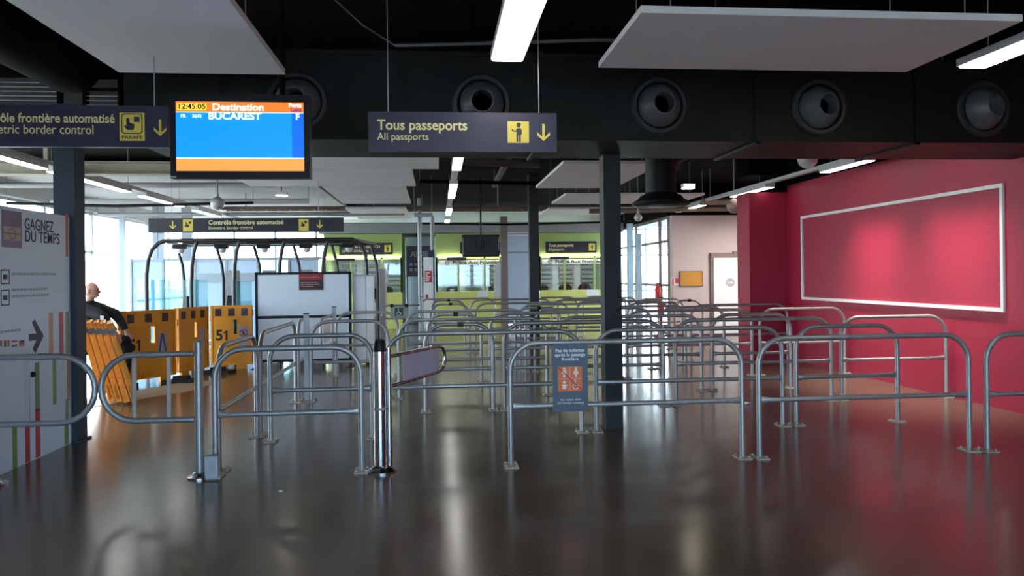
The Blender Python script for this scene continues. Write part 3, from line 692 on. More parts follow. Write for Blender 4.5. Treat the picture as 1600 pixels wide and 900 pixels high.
LIL = M('lilac_grey_notice', s(172, 160, 170), .5)
q = plastic_barrier('orange-yellow fence panel with 51 and a grey A notice', (-4.74, 11.93), (-4.19, 12.78), '51', LIL)
tA = MB().plate([(-.075, -.15), (-.045, -.15), (.0, .10), (.045, -.15), (.075, -.15), (.018, .15), (-.018, .15)], (.60 * 1.0 + .15, -.034, .61), X_, Z_, .002).build('letter_mark', M('letter_slate', s(66, 70, 84), .5), q, False)
plastic_barrier('orange-yellow fence panel in the middle with a plain lilac notice', (-4.24, 12.95), (-3.98, 13.78), None, LIL)
q = plastic_barrier('orange-yellow fence panel with 51 and a no-entry notice', (-4.0, 14.0), (-3.26, 14.05), '51', LIL)
rg = MB(); ringpoly(rg, .055, .068, (.74 * .66 + .085, -.034, .64), X_, Z_, .002, 20); rg.plate([(-.045, .035), (-.035, .045), (.045, -.035), (.035, -.045)][::-1], (.74 * .66 + .085, -.034, .64), X_, Z_, .002)
rg.plate([(-.015, -.04), (-.02, .02), (.0, .045), (.02, .02), (.015, -.04)], (.74 * .66 + .085, -.034, .64), X_, Z_, .001)
rg.build('prohibition_mark', M('mark_maroon', s(120, 24, 40), .5), q, False)
for (x, y, lab) in ((-3.98, 12.42, 'dark rubber foot at the joint beside the 51 and A panel'), (-3.74, 13.55, 'dark rubber foot where the middle and last fence panels meet')):
    o = MB().plate([(-.27, -.13), (.2, -.16), (.28, .08), (-.1, .15)], (x, y, .0), X_, Y_, .05).plate([(-.12, -.06), (.1, -.07), (.12, .05), (-.06, .06)], (x, y, .05), X_, Y_, .05).build('rubber_foot', RUBBER)
    tag(o, lab, 'barrier foot', 'rubber feet of the fence panels')
# leaning stack seen from its end
for k in range(5):
    base = Vector((-3.85 - k * .118, 10.22 + k * .06, 0.012)); dr = Vector((-.72, .69, 0)).normalized()
    t = thing('plastic_barrier', '%s leaning orange-yellow panel of the stack by the slate column' % ['outermost', 'second', 'third', 'fourth', 'innermost'][k], 'barrier', base, 0, 'leaning stack of fence panels')
    rzz = math.atan2(.69, .45) 
    f = MB(); f.box(0, .95, -.016, .016, .06, 1.08).box(0, .05, -.034, .034, .02, 1.08).box(.9, .95, -.034, .034, .02, 1.08).box(0, .95, -.034, .034, 1.05, 1.08).box(0, .95, -.03, .03, .06, .11).box(0, .95, -.026, .026, .82, .86)
    f.box(-.03, .0, -.02, .02, .25, .35).box(-.03, .0, -.02, .02, .8, .92).box(-.006, .0, -.012, .012, .36, .78)
    f.build('body', ORANGEB, t, False)
    MB().box(-.004, .06, -.036, .036, .93, 1.0).build('reflector', REFL, t, False)
    t.rotation_euler = (math.radians(-15 + k * .4), 0, math.radians(112))
# pale floor strip
o = MB().plate([(-4.9, 9.3), (-3.55, 11.4), (-3.35, 12.6), (-4.0, 12.3), (-4.4, 11.4), (-5.2, 10.3)], (0, 0, 0.0), X_, Y_, .004).build('floor_film', M('beige_film', s(176, 158, 132), .4, 0, .2, 3))
tag(o, 'loose beige plastic film lying on the floor under the fence panels', 'floor covering')

# ------------------------------------------------------------------ partition, e-gates
t = thing('partition_screen', 'white partition screen in a black frame before the biometric gates', 'partition', (-2.4, 14.1, 0))
x0, x1, yy = -3.24, -1.55, 14.1
MB().box(x0 + .03, x1 - .03, yy + .005, yy + .03, .92, 1.66).box(x0 + .03, x1 - .03, yy + .005, yy + .03, .14, .88).build('panel', M('white_partition_board', s(214, 218, 220), .5, 0, .04, 2), t)
f = MB().box(x0, x0 + .045, yy, yy + .045, .0, 1.71).box(x1 - .045, x1, yy, yy + .045, 0, 1.71).box(x0, x1, yy, yy + .045, 1.665, 1.71).box(x0, x1, yy, yy + .045, .88, .93).box(x0, x1, yy, yy + .045, .10, .145)
f.box(x1 - .08, x1 + .035, yy - .25, yy + .25, 0, .012).box(x0 - .035, x0 + .08, yy - .25, yy + .25, 0, .012).build('frame', BLACK, t)
nb = un(467, 428, y=14.1); nb2 = un(505, 453, y=14.1)
n = MB().box(nb.x, nb2.x, yy - .005, yy + .005, nb2.z, nb.z).build('notice', M('dark_notice', s(40, 24, 26), .5), t)
MB().box(nb.x, nb2.x, yy - .007, yy - .005, nb.z - .11, nb.z).build('notice_heading', M('deep_red_heading', s(140, 28, 32), .5), n)
g = MB()
for k, (zz, ww) in enumerate(((.055, .8), (.15, .75), (.185, .85), (.22, .6))):
    xx = nb.x + .03
    while xx < nb.x + (nb2.x - nb.x) * ww:
        L = random.uniform(.015, .05); g.box(xx, xx + L, yy - .009, yy - .005, nb.z - zz - .012, nb.z - zz); xx += L + .01
g.build('small_print', M('pale_red_print', s(190, 120, 116), .5), n)

GATEX = [-5.28, -4.49, -3.73, -2.92, -2.13, -1.31]
t = thing('gate_canopy', 'black tubular canopy frame arching over the biometric gates', 'canopy frame', (-3.3, 15.5, 0))
BT = M('black_tube_paint', s(34, 30, 30), .35)
yf, ybk, zt_ = 14.6, 16.5, 2.31
def leg_pts(x, y, lean, dx=0):
    return [(x, y, 0), (x, y, 1.5), (x + lean * .02, y, 1.85), (x + lean * .08, y, 2.12), (x + lean * .16, y, zt_)]
for i, x in enumerate(GATEX):
    if i == 0: pf = [(x, yf, 0), (x, yf, 1.7), (x + .03, yf, 1.95), (x + .10, yf, 2.15), (x + .22, yf, 2.27), (x + .36, yf, zt_)]
    elif i == 5: pf = [(x, yf, 0), (x, yf, 1.75), (x - .02, yf, 2.0), (x - .08, yf, 2.17), (x - .18, yf, 2.27), (x - .3, yf, zt_)]
    else: pf = leg_pts(x, yf, .7)
    MB().tube(pf, .036, 10).build('leg', BT, t)
    xb = x + .02
    MB().tube([(xb + .04, ybk, 0), (xb + .04, ybk, 1.6), (xb + .01, ybk, 1.9), (xb - .06, ybk, 2.15), (xb - .10, ybk, zt_)], .032, 10).build('leg', BT, t)
MB().tube([(GATEX[0] + .30, yf, zt_), (GATEX[-1] - .24, yf, zt_)], .04, 10).build('front_tube', BT, t)
MB().tube([(GATEX[0] - .1, ybk, zt_), (GATEX[-1], ybk, zt_)], .036, 10).build('rear_tube', BT, t)
for x in GATEX: MB().tube([(x + (.3 if x < -5 else -.25 if x > -1.5 else .12), yf, zt_), (x, ybk, zt_)], .03, 8).build('cross_tube', BT, t)
MB().box(GATEX[0] + .5, GATEX[-1] - .35, 15.1, 15.5, zt_ - .05, zt_ + .02).build('cable_tray', BT, t)
for i in range(5):
    x = (GATEX[i] + GATEX[i + 1]) / 2
    c = thing('gate_camera', '%s small overhead camera unit under the gate canopy, from the left' % ORD[i], 'camera', (x, 15.2, 2.2), 0, 'camera units over the gates')
    MB().box(-.12, .12, -.06, .06, -.02, .06).build('bracket', BLACK, c, False)
    MB().lathe([(.07, 0), (.07, -.03), (.045, -.08), (0, -.09)], (.02, 0, -.02), 'z', 14).build('dome', LAMPHOUSE, c, False)
for i, x in enumerate(GATEX):
    if i in (0,): continue
    t = thing('gate_pillar', ['', 'first', 'second', 'third', 'fourth', 'grey-brown rightmost'][i] + ' tall reader pillar of the biometric gates, from the left', 'gate pillar', (x + .02, 16.9, 0), 0, 'reader pillars of the gates')
    MB().box(-.02, .16, 0, .5, 0, 1.78).build('cabinet', M('pillar_grey', s(150, 142, 138), .4, .3), t, False)
    MB().box(-.10, -.02, .0, .45, .2, 1.72).build('side_panel', GREYF, t, False)
    MB().box(-.09, -.03, -.006, 0, 1.12, 1.36).build('screen', BLACK, t, False)
    MB().box(-.085, -.035, -.006, 0, .75, 1.05).build('light_bar', WHITE, t, False)
for i, x in enumerate(GATEX[:4]):
    t = thing('gate_reader', ['leftmost', 'second', 'third', 'fourth', 'fifth'][i] + ' low passport reader of the biometric gates', 'passport reader', (x + .62, 14.9, 0), 0, 'passport readers of the gates')
    MB().box(-.10, .10, -.12, .5, 0, .98).build('pedestal', GREYF, t, False)
    MB().plate([(-.07, 0), (.07, 0), (.09, .30), (-.05, .30)], (0, -.08, .99), X_, (Z_ + Y_ * .25).normalized(), .03).build('reader_screen', BLACK, t, False)
for i, (xa_, xb_) in enumerate(((-5.5, -4.62), (-4.5, -4.25), (-3.75, -3.45))):
    o = MB().box(xa_, xb_, 14.75, 14.765, .25, 1.60 if i < 2 else 1.55).build('gate_glass', TEAL)
    o = tag(o, ['wide pale teal glass screen at the left end of the gates', 'narrow teal glass screen beside the second gate leg', 'small teal glass screen behind the last fence panel'][i], 'glass screen', 'glass screens of the gates')
t = thing('gate_cabinet', 'white gate cabinet panel just right of the partition screen', 'gate cabinet', (-1.35, 14.6, 0))
MB().box(-1.53, -1.30, 14.18, 14.52, .05, 1.62).build('cabinet', WHITE, t); MB().box(-1.29, -1.17, 14.18, 14.52, .05, 1.62).build('side_panel', WHITE, t)
MB().box(-1.54, -1.16, 14.17, 14.53, 1.62, 1.65).build('top', GREYF, t)

# ------------------------------------------------------------------ police booths
def booth(label, x0, x1, y, signtxt, sign_x, texts, glasstext, group='green police booths'):
    t = thing('police_booth', label, 'booth', ((x0 + x1) / 2, y, 0), 0, group)
    D = 2.4; zh0, zh1 = 2.2, 2.93
    MB().box(x0, x1, y, y + D, zh0, zh1).build('header', GREENH, t)
    c = MB().box(x0, x1, y - .12, y + .35, 0, 1.12).build('counter', LIME, t)
    MB().box(x0 + .3, x1 - .3, y + .9, y + 1.2, zh0 - .03, zh0).build('ceiling_light', M('booth_ceiling_light', (.95, .98, 1), .5, 0, 0, 3, emit=22), t)
    f = MB()
    for q in (x0 + .03, x0 + (x1 - x0) * .34, x0 + (x1 - x0) * .74, x1 - .03): f.box(q - .03, q + .03, y, y + .06, 1.12, zh0)
    f.box(x0, x1, y, y + .06, 2.14, zh0).build('window_frame', GREENH, t)
    MB().box(x0, x1, y + .025, y + .032, 1.12, 2.14).build('window_pane', GLASS, t)
    MB().box(x0, x1, y + D - .06, y + D, 0, zh0).build('back_panel', M('booth_inner_grey', s(196, 202, 206), .7), t)
    g = MB()
    for k in range(6):
        for j in range(3): g.box(x0 + .25 + j * .75, x0 + .75 + j * .75, y + D - .25, y + D - .06, 1.2 + k * .15, 1.29 + k * .15)
    g.build('shelf_rows', M('shelf_grey', s(120, 126, 130), .6), t)
    MB().box(x0, x0 + .05, y, y + D, 0, zh0).box(x1 - .05, x1, y, y + D, 0, zh0).build('side_wall', GREENH, t)
    MB().box(x0 + .35, x0 + .95, y - .02, y + .0, 2.10, 2.19).build('blind', BLACK, t)
    MB().box(x0 + .05, x1 - .05, y - .09, y - .05, 2.205, 2.235).build('light_strip', M('booth_lamp', (1, .97, .85), .5, 0, 0, 3, emit=13), t)
    if glasstext:
        b_ = MB().box(x0 + .1, x1 - .1, y + .015, y + .022, 1.95, 2.10).build('window_band', M('frosted_white_band', s(228, 228, 220), .6), t)
        ringpoly_m = MB(); ringpoly(ringpoly_m, .05, .07, (x0 + .35, y + .013, 2.025), X_, Z_, .001, 16); ringpoly_m.box(x0 + .32, x0 + .38, y + .011, y + .013, 2.015, 2.035).build('crest_mark', INK, b_)
        text('Police Aux Frontières', .14, (x0 + .52, y + .013, 2.025), M('booth_letter_brown', s(70, 64, 44), .6), b_, bold=.005, wid=1.62)
        pn = MB().box(x0 + (x1 - x0) * .62, x0 + (x1 - x0) * .78, y - .126, y - .12, .95, 1.13).build('paper_notice', WHITE, c)
    sg = MB().box(sign_x, sign_x + 1.62, y - .035, y, 2.30, 2.66).build('sign_board', NAVYDK, t)
    text(signtxt[0], .13, (sign_x + .08, y - .037, 2.54), CREAM, sg, bold=.002, wid=signtxt[2])
    text(signtxt[1], .11, (sign_x + .08, y - .037, 2.41), CREAM, sg, wid=signtxt[3])
    MB().box(sign_x + 1.37, sign_x + 1.57, y - .04, y - .035, 2.37, 2.59).build('pictogram_panel', YEL, sg)
    g = MB(); officer(g, sign_x + 1.47, 2.48, y - .042, .18); g.build('pictogram', NAVYDK, sg)
    return t


booth('green police booth behind the biometric gates, with EU passports sign', -3.45, -1.07, 24, ('Passeports UE - EEE - CH', 'UE - EEE - CH Passports', 1.15, .8), -2.98, None, False)
booth('green police booth in the middle, partly behind the black monitor', -.04, 2.02, 24, ('Tous passeports', 'All passports', .8, .5), .72, None, True)
booth('green police booth beyond the slim black column', 3.20, 5.6, 24, ('Tous passeports', 'All passports', .8, .5), 3.42, None, True)
for (x, y, lab) in ((-1.6, 24.7, 'black office chair back behind the wheelchair lane counter'), (.5, 24.7, 'black office chair behind the middle booth counter, left one'), (1.85, 24.8, 'black office chair at the right end of the middle booth'),
                    (3.35, 24.7, 'black office chair at the left of the booth past the black column'), (4.15, 24.9, 'black office chair in the middle of the booth past the column'), (4.75, 24.7, 'black office chair near centre column in the last booth')):
    t = thing('office_chair', lab, 'chair', (x, y, 0), 0, 'black chairs in the booths')
    MB().plate(rrect(.42, .5, .16, 6), (0, -.1, 1.06), X_, Z_, .07).build('backrest', BLACK, t, False)
    MB().plate(rrect(.46, .46, .1), (0, -.2, .5), X_, Y_, .08).build('seat', BLACK, t, False)
    MB().tube([(0, -.2, .06), (0, -.2, .5)], .03, 8).tube([(0, .05, .55), (0, .06, .8)], .025, 8).build('stem', BLACK, t, False)
    bb = MB()
    for k in range(5): a_ = 2 * PI * k / 5; bb.tube([(0, -.2, .08), (.27 * math.cos(a_), -.2 + .27 * math.sin(a_), .03)], .025, 6)
    bb.build('base', BLACK, t, False)

# hung black monitor
t = thing('wall_monitor', 'black monitor seen from behind, hanging before the middle booth', 'screen', (1.03, 18, 2.04))
MB().box(.59, 1.47, 18, 18.06, 2.05, 2.57).build('casing', BLACK, t)
MB().box(.63, 1.43, 17.985, 18, 2.09, 2.53).build('back_shell', M('matt_black_shell', s(24, 24, 26), .5), t)
MB().tube([(1.03, 17.97, 2.3), (1.03, 17.97, 3.9)], .022, 10).box(.9, .94, 17.96, 17.985, 2.22, 2.42).box(1.08, 1.12, 17.96, 17.985, 2.2, 2.44).box(1.0, 1.06, 17.96, 17.985, 2.2, 2.44).build('ceiling_mount', BLACK, t)
MB().box(.60, .62, 17.99, 18.0, 2.1, 2.5).box(1.44, 1.46, 17.99, 18.0, 2.2, 2.5).build('bracket', GREYF, t)

# things between the booths
t = thing('direction_totem', 'purple direction board with AICIE letters between the two booths', 'sign', (-.6, 25.4, 0))
MB().box(-1.0, -.08, 25.4, 25.45, 1.62, 2.62).build('board', M('muted_purple', s(112, 104, 150), .5), t)
text('AICIE', .26, (-.86, 25.398, 2.34), WHITE, t, bold=.006, wid=.58)
g = MB()
for k in range(3):
    for j in range(2): g.box(-.9 + k * .16, -.80 + k * .16, 25.395, 25.4, 1.78 + j * .17, 1.88 + j * .17)
g.build('pictogram', WHITE, t); MB().box(-1.0, -.95, 25.4, 25.46, 0, 1.62).build('leg', GREYF, t); MB().box(-.13, -.08, 25.4, 25.46, 0, 1.62).build('leg', GREYF, t)
t = thing('glass_partition', 'pale blue frosted screen far behind the purple direction board', 'glass screen', (-.55, 26.6, 0))
MB().box(-1.2, .1, 26.6, 26.62, .08, 3.2).build('pane', FROST, t)
f = MB()
for q_ in (-1.2, -.55, .1): f.box(q_ - .025, q_ + .025, 26.57, 26.65, 0, 3.25)
f.box(-1.2, .1, 26.58, 26.64, 3.2, 3.25).box(-1.2, .1, 26.58, 26.64, 0, .08).box(-1.2, .1, 26.58, 26.64, 1.6, 1.64).build('frame', GREYF, t)
t = thing('glass_partition', 'long pale frosted glass partition standing behind the biometric gates', 'glass screen', (-5.0, 19.6, 0))
xa_, xb_ = un(205, 450, y=19.6).x, un(500, 450, y=19.6).x
n_ = 6
for k in range(n_):
    q0_, q1_ = xa_ + (xb_ - xa_) * k / n_, xa_ + (xb_ - xa_) * (k + 1) / n_
    MB().box(q0_ + .03, q1_ - .03, 19.6, 19.615, .1, 2.05).build('pane', FROST if k % 3 != 1 else TEAL, t)
    MB().box(q0_ - .025, q0_ + .025, 19.57, 19.64, 0, 2.12).build('post', GREYF, t)
MB().box(xa_, xb_, 19.58, 19.63, 2.05, 2.11).box(xa_, xb_, 19.58, 19.63, 0, .08).box(xa_ + 1.6, xb_, 19.575, 19.60, 1.52, 1.74).build('rail', GREYF, t)
t = thing('notice_pillar', 'white pillar with red and white notices beside the middle booth', 'pillar stand', (-.3, 23.9, 0))
MB().box(-.42, -.12, 23.9, 24.1, 0, 2.2).build('body', WHITE, t)
MB().box(-.38, -.16, 23.89, 23.9, 1.42, 1.78).build('red_notice', REDP, t); MB().box(-.36, -.28, 23.89, 23.9, .92, 1.05).build('red_mark', REDP, t)
g = MB()
for k in range(5): g.box(-.36, -.36 + random.uniform(.08, .2), 23.885, 23.89, 1.46 + k * .06, 1.49 + k * .06)
g.build('small_print', WHITE, t)
o = MB().tube([(-.50, 22.6, 0), (-.50, 22.6, 4.4)], .055, 12).build('pole', GREYF); tag(o, 'thin pale pole rising between the two green booths', 'pole')
t = thing('glass_partition', 'pale blue glass partition left of the slim black column', 'glass screen', (2.6, 23.7, 0))
MB().box(2.18, 3.1, 23.70, 23.72, .1, 2.85).build('pane', FROST, t); MB().box(2.15, 2.19, 23.68, 23.74, 0, 2.9).box(3.09, 3.13, 23.68, 23.74, 0, 2.9).box(2.15, 3.13, 23.68, 23.74, 2.86, 2.92).box(2.15, 3.13, 23.68, 23.74, 2.3, 2.34).box(2.15, 3.13, 23.68, 23.74, 0, .06).build('frame', GREYF, t)
t = thing('white_board', 'narrow white board standing at the edge of the middle booth', 'board', (1.9, 23.4, 0))
MB().box(1.72, 1.96, 23.35, 23.38, .95, 1.95).build('board', WHITE, t); MB().box(1.73, 1.75, 23.36, 23.39, 0, .95).build('leg', GREYF, t); MB().box(1.93, 1.95, 23.36, 23.39, 0, .95).build('leg', GREYF, t)

# far fascia and bulkhead
o = MB().box(-3.6, 5.9, 23.9, 26.4, 2.95, 3.28).build('trim_3', M('grey_fascia', s(150, 150, 148), .7)); struct(o)
o = MB().box(-8.3, 9.4, 27.3, 27.5, 3.3, 3.92).build('trim_4', M('pale_bulkhead', s(206, 210, 214), .7)); struct(o)

# ------------------------------------------------------------------ pink wall, door, board
d = MB().box(6.92, 8.0, 18.93, 19.0, 0, 2.12).build('door_1', BROWNF); struct(d)
MB().box(6.99, 7.93, 18.90, 18.94, 0.01, 2.05).build('door_leaf', M('bright_white_door', s(244, 246, 246), .4, 0, .02, 2), d)
MB().lathe([(.115, 0), (.115, .004)], (7.42, 18.9, 1.36), 'y', 24).build('round_sign', M('pale_grey_sign', s(176, 178, 178), .5), d)
MB().box(7.35, 7.49, 18.892, 18.896, 1.345, 1.375).build('sign_bar', WHITE, d)
g = MB()
for k in range(16): g.box(7.66, 7.68, 18.893, 18.9, .9 + k * .07, .93 + k * .07)
g.build('dotted_strip', GREYF, d)
MB().box(6.92, 7.6, 18.88, 18.94, 2.0, 2.10).box(7.5, 8.0, 18.86, 18.94, 2.02, 2.16).build('door_closer', BROWNF, d)
t = thing('notice_board', 'orange-tan cork notice board on the pale pink wall', 'notice board', (6.43, 18.97, 1.3))
a_, b_ = un(1063, 425, y=18.97), un(1097, 446, y=18.97)
MB().box(a_.x, b_.x, 18.96, 19.0, b_.z, a_.z).build('cork', M('orange_cork', s(206, 148, 62), .8, 0, .12, 20), t)
g = MB().box(a_.x - .02, b_.x + .02, 18.95, 19, a_.z, a_.z + .02).box(a_.x - .02, b_.x + .02, 18.95, 19, b_.z - .02, b_.z).box(a_.x - .02, a_.x, 18.95, 19, b_.z, a_.z).box(b_.x, b_.x + .02, 18.95, 19, b_.z, a_.z); g.build('frame', BROWNF, t)
a_, b_ = un(1051, 435, y=18.97), un(1060, 446, y=18.97)
t = thing('fire_notice', 'small red and white fire notice beside the cork board', 'notice', (a_.x, 18.97, b_.z))
MB().box(a_.x, b_.x, 18.985, 19, b_.z, a_.z).build('plate', WHITE, t); MB().box(a_.x + .07, b_.x, 18.98, 18.985, b_.z + .06, a_.z).box(a_.x, a_.x + .03, 18.98, 18.985, b_.z, a_.z).build('red_field', REDP, t)
for z_, (u_, v_), lab in ((0, (1028, 458), 'red fire extinguisher by the right glass wall, upper one'), (0, (1033, 481), 'red extinguisher seen between the barriers by the glass wall')):
    q = un(u_, v_, y=19.0 if v_ < 470 else 17.8)
    t = thing('fire_extinguisher', lab, 'fire extinguisher', (q.x, q.y, 0), 0, 'red fire extinguishers')
    zz = q.z - .2
    MB().lathe([(.07, zz), (.075, zz + .03), (.075, zz + .3), (.05, zz + .37), (.025, zz + .39), (.025, zz + .43)], (0, 0, 0), 'z', 18).build('cylinder', REDP, t, False)
    MB().box(-.05, .06, -.015, .015, zz + .43, zz + .46).build('handle', BLACK, t, False)
    MB().tube([(.03, -.01, zz + .43), (.1, -.02, zz + .38), (.1, -.03, zz + .1)], .012, 6).build('hose', BLACK, t, False)
    MB().tube([(0, .0, 0), (0, .0, zz)], .02, 8).box(-.1, .1, -.1, .1, 0, .02).build('stand', REDP, t, False)

# ------------------------------------------------------------------ ceiling services
t = thing('vent_hood', 'round black vent hood hanging behind the centre column', 'vent', (2.98, 10.0, 2.5))
MB().lathe([(.0, 2.50), (.33, 2.50), (.38, 2.52), (.37, 2.56), (.30, 2.60), (.27, 2.64), (.22, 2.66), (.18, 2.70)], (2.98, 10, 0), 'z', 36).build('hood', DUCTBLACK, t)
MB().lathe([(.20, 2.66), (.20, 3.25)], (2.98, 10, 0), 'z', 28).build('neck', DUCTBLACK, t)
MB().tube([(2.98, 10, 3.1), (3.1, 9.95, 3.3), (3.6, 9.6, 3.5), (4.6, 8.9, 3.6), (5.6, 8.5, 3.65), (6.4, 8.3, 3.7)], .26, 20).build('duct', DUCTBLACK, t)
o = MB().tube([(-4.0, 3.0, 4.02), (-4.0, 8.9, 4.02)], .36, 24).build('round_duct', BLACKPAINT); tag(o, 'large round black duct overhead on the left side', 'air duct')
o = MB().tube([(-.35, 6.9, 3.66), (.6, 6.9, 3.70), (1.4, 6.9, 3.74), (2.6, 6.9, 3.76)], .018, 8).tube([(-.35, 6.9, 3.66), (-.62, 6.8, 3.8), (-1.0, 6.6, 4.1), (-1.1, 6.5, 4.4)], .008, 6).tube([(2.6, 6.9, 3.76), (2.6, 6.9, 4.4)], .008, 6).build('conduit', M('dull_grey_conduit', s(100, 100, 100), .5, .3)); tag(o, 'thin grey conduit running along the top of the black duct', 'conduit')
for i, (u0, u1, v0, v1) in enumerate(((-60, 90, 121, 168), (134, 185, 143, 168))):
    y = 8.95; a_ = un(u0, v0, y=y); b_ = un(u1, v1, y=y); x0, x1, z1, z0 = a_.x, b_.x, a_.z, b_.z
    t = thing('louvre_grille', ['wide dark louvre grille above the biometric control sign', 'narrow louvre grille just right of the slate column'][i], 'grille', ((x0 + x1) / 2, y, z0), 0, 'louvre grilles overhead')
    n_ = int((z1 - z0) / .05)
    for k in range(n_): MB().plate([(x0, 0), (x1, 0), (x1, .05), (x0, .05)], (0, y, z0 + .02 + k * .05), X_, (Y_ + Z_ * .35).normalized(), .006).build('slat', GREYF, t)
    MB().box(x0 - .03, x0, y - .02, y + .08, z0, 4.4).box(x1, x1 + .03, y - .02, y + .08, z0, 4.4).box(x0, x1, y - .02, y + .08, z1, z1 + .04).build('frame', BLACKPAINT, t)
# beige cross beam and pipes
def pipe(label, pts, r, mat, cat='pipe', group='pipes and trays under the ceiling', name='ceiling_pipe', hang=True):
    t = thing(name, label, cat, pts[0], 0, group)
    MB().tube(pts, r, 10).build('pipe', mat, t)
    if hang:
        for p in (pts[0], pts[-1]): MB().tube([(p[0], p[1], p[2]), (p[0], p[1], ZT(p[1]))], .006, 6).build('hanger', GREYF, t)
t = thing('steel_beam', 'beige steel cross beam overhead on the glass wall side', 'beam', (-5.5, 11.7, 3.14))
MB().box(-8.4, -2.5, 11.6, 11.8, 3.30, 3.32).box(-8.4, -2.5, 11.6, 11.8, 3.13, 3.15).box(-8.4, -2.5, 11.69, 11.71, 3.15, 3.30).build('beam', BEIGEST, t)
for x in (-8.0, -5.6, -2.7): MB().box(x - .03, x + .03, 11.67, 11.73, 3.32, 3.9).build('hanger', BEIGEST, t)
t = thing('cable_tray', 'long brown ladder cable tray crossing above the booths', 'cable tray', (1, 18.7, 3.25))
g = MB().box(-5, 5.4, 18.55, 18.58, 3.22, 3.30).box(-5, 5.4, 18.95, 18.98, 3.22, 3.30)
x = -4.9
while x < 5.4: g.box(x, x + .04, 18.55, 18.98, 3.23, 3.26); x += .28
g.build('ladder', M('brown_tray', s(108, 86, 76), .6, .2), t)
for x in (-4.5, -1.5, 1.5, 4.8): MB().box(x - .012, x + .012, 18.75, 18.77, 3.26, 3.9).build('hanger', GREYF, t)
pipe('pale pipe crossing overhead left of the lamp row', [(-8.2, 14.8, 3.35), (-3.0, 14.8, 3.35)], .05, LIGHTCEIL)
pipe('second pale pipe crossing overhead towards the glass wall', [(-8.2, 17.3, 3.3), (-2.8, 17.3, 3.3)], .06, LIGHTCEIL)
pipe('grey pipe crossing far overhead above the gate canopy', [(-8.2, 19.6, 3.2), (-.8, 19.6, 3.2)], .05, GREYF)
pipe('dark cable bundle crossing above the glass wall side', [(-8.2, 15.6, 3.1), (-6.2, 15.6, 3.04), (-3.6, 15.6, 3.1)], .03, BLACK)
pipe('slim grey pipe along the hall beyond the duct, left of centre column', [(.2, 12.2, 3.5), (2.6, 12.2, 3.5)], .025, GREYF)
pipe('short pale pipe hanging right of the middle lamp row, near the duct', [(.5, 9.6, 3.12), (2.3, 9.6, 3.12)], .018, GREYF)
pipe('pale bent pipe beside the farthest raft', [(-.5, 17.6, 3.0), (-.12, 17.6, 3.0), (-.10, 17.6, 2.96), (-.10, 17.6, 2.2)], .045, LIGHTCEIL)
pipe('thick dark pipe crossing overhead behind the middle lamps', [(.5, 12.9, 3.55), (1.75, 12.9, 3.5)], .09, M('dull_dark_pipe', s(74, 66, 60), .6))
pipe('dull pipe running away overhead between lamp row and slim column', [(1.2, 10.2, 3.6), (1.25, 16.5, 3.55)], .06, M('dull_dark_pipe', 0))
pipe('dark grey pipe crossing behind the middle lamp row', [(-.3, 14.2, 3.35), (2.7, 14.2, 3.3)], .035, BLACKPAINT)
pipe('brown pipe beside the lamps along the crimson wall', [(3.6, 17.9, 3.1), (6.2, 17.6, 3.12), (8.6, 17.4, 3.12)], .06, M('brown_pipe', s(132, 112, 98), .6, .2))
pipe('second brown pipe above the pale pink wall', [(5.9, 16.6, 3.2), (8.8, 16.6, 3.2)], .08, M('tan_pipe', s(150, 132, 116), .6, .2))
pipe('pale cable run hanging over the far booths', [(-.4, 21.8, 3.1), (2.0, 21.8, 3.06), (5.4, 21.8, 3.12)], .03, BLACK)
# hanging globes, dome cameras, small lamps
def globe(label, u, v, y, r, mat, nm='dome_camera'):
    q = un(u, v, y=y); t = thing(nm, label, 'camera' if nm == 'dome_camera' else 'lamp', q, 0, 'hanging domes')
    MB().lathe([(0, -r), (r * .5, -r * .87), (r * .87, -r * .5), (r, 0), (r * .9, r * .5), (r * .5, r * .87), (.03, r), (.03, r + .05)], (0, 0, 0), 'z', 22).build('dome', mat, t, False)
    MB().tube([(0, 0, r), (0, 0, ZT(q.y) - q.z)], .015, 8).build('stem', GREYF, t, False)
globe('grey ball-shaped dome camera hanging above the biometric gates', 340, 318, 14.2, .12, M('smoked_dome', s(176, 174, 172), .3, .1))
globe('small grey dome camera hanging right of the centre column', 997, 340, 17, .09, M('smoked_dome', 0))
globe('brown glass dome hanging before the pale pink wall', 1147, 322, 15, .15, M('brown_dome', s(150, 130, 118), .3))
globe('white half dome at the foot of the duct near crimson wall', 1262, 248, 9.6, .13, LAMPHOUSE)
q = un(1075, 294, y=12.5)
t = thing('flood_lamp', 'small bright flood lamp under the ceiling right of the vent hood', 'lamp', q)
MB().box(-.1, .1, -.06, .06, 0, .07).build('housing', LAMPHOUSE, t, False); MB().box(-.09, .09, -.062, -.05, -.01, .06).box(-.09, .09, -.05, .05, -.012, 0).build('diffuser', M('hot_lamp', (1, .9, .7), .5, 0, 0, 3, emit=20), t, False)
MB().tube([(0, 0, .07), (0, 0, ZT(q.y) - q.z)], .008, 6).build('stem', BLACK, t, False)
q = un(440, 305, y=13.78)
t = thing('flood_lamp', 'small bright flood lamp behind the flight screen', 'lamp', q)
MB().box(-.1, .1, -.06, .06, 0, .06).build('housing', LAMPHOUSE, t, False); MB().box(-.09, .09, -.06, .05, -.012, 0).build('diffuser', M('hot_lamp', 0), t, False)
MB().tube([(0, 0, .06), (0, 0, ZT(q.y) - q.z)], .008, 6).build('stem', BLACK, t, False)

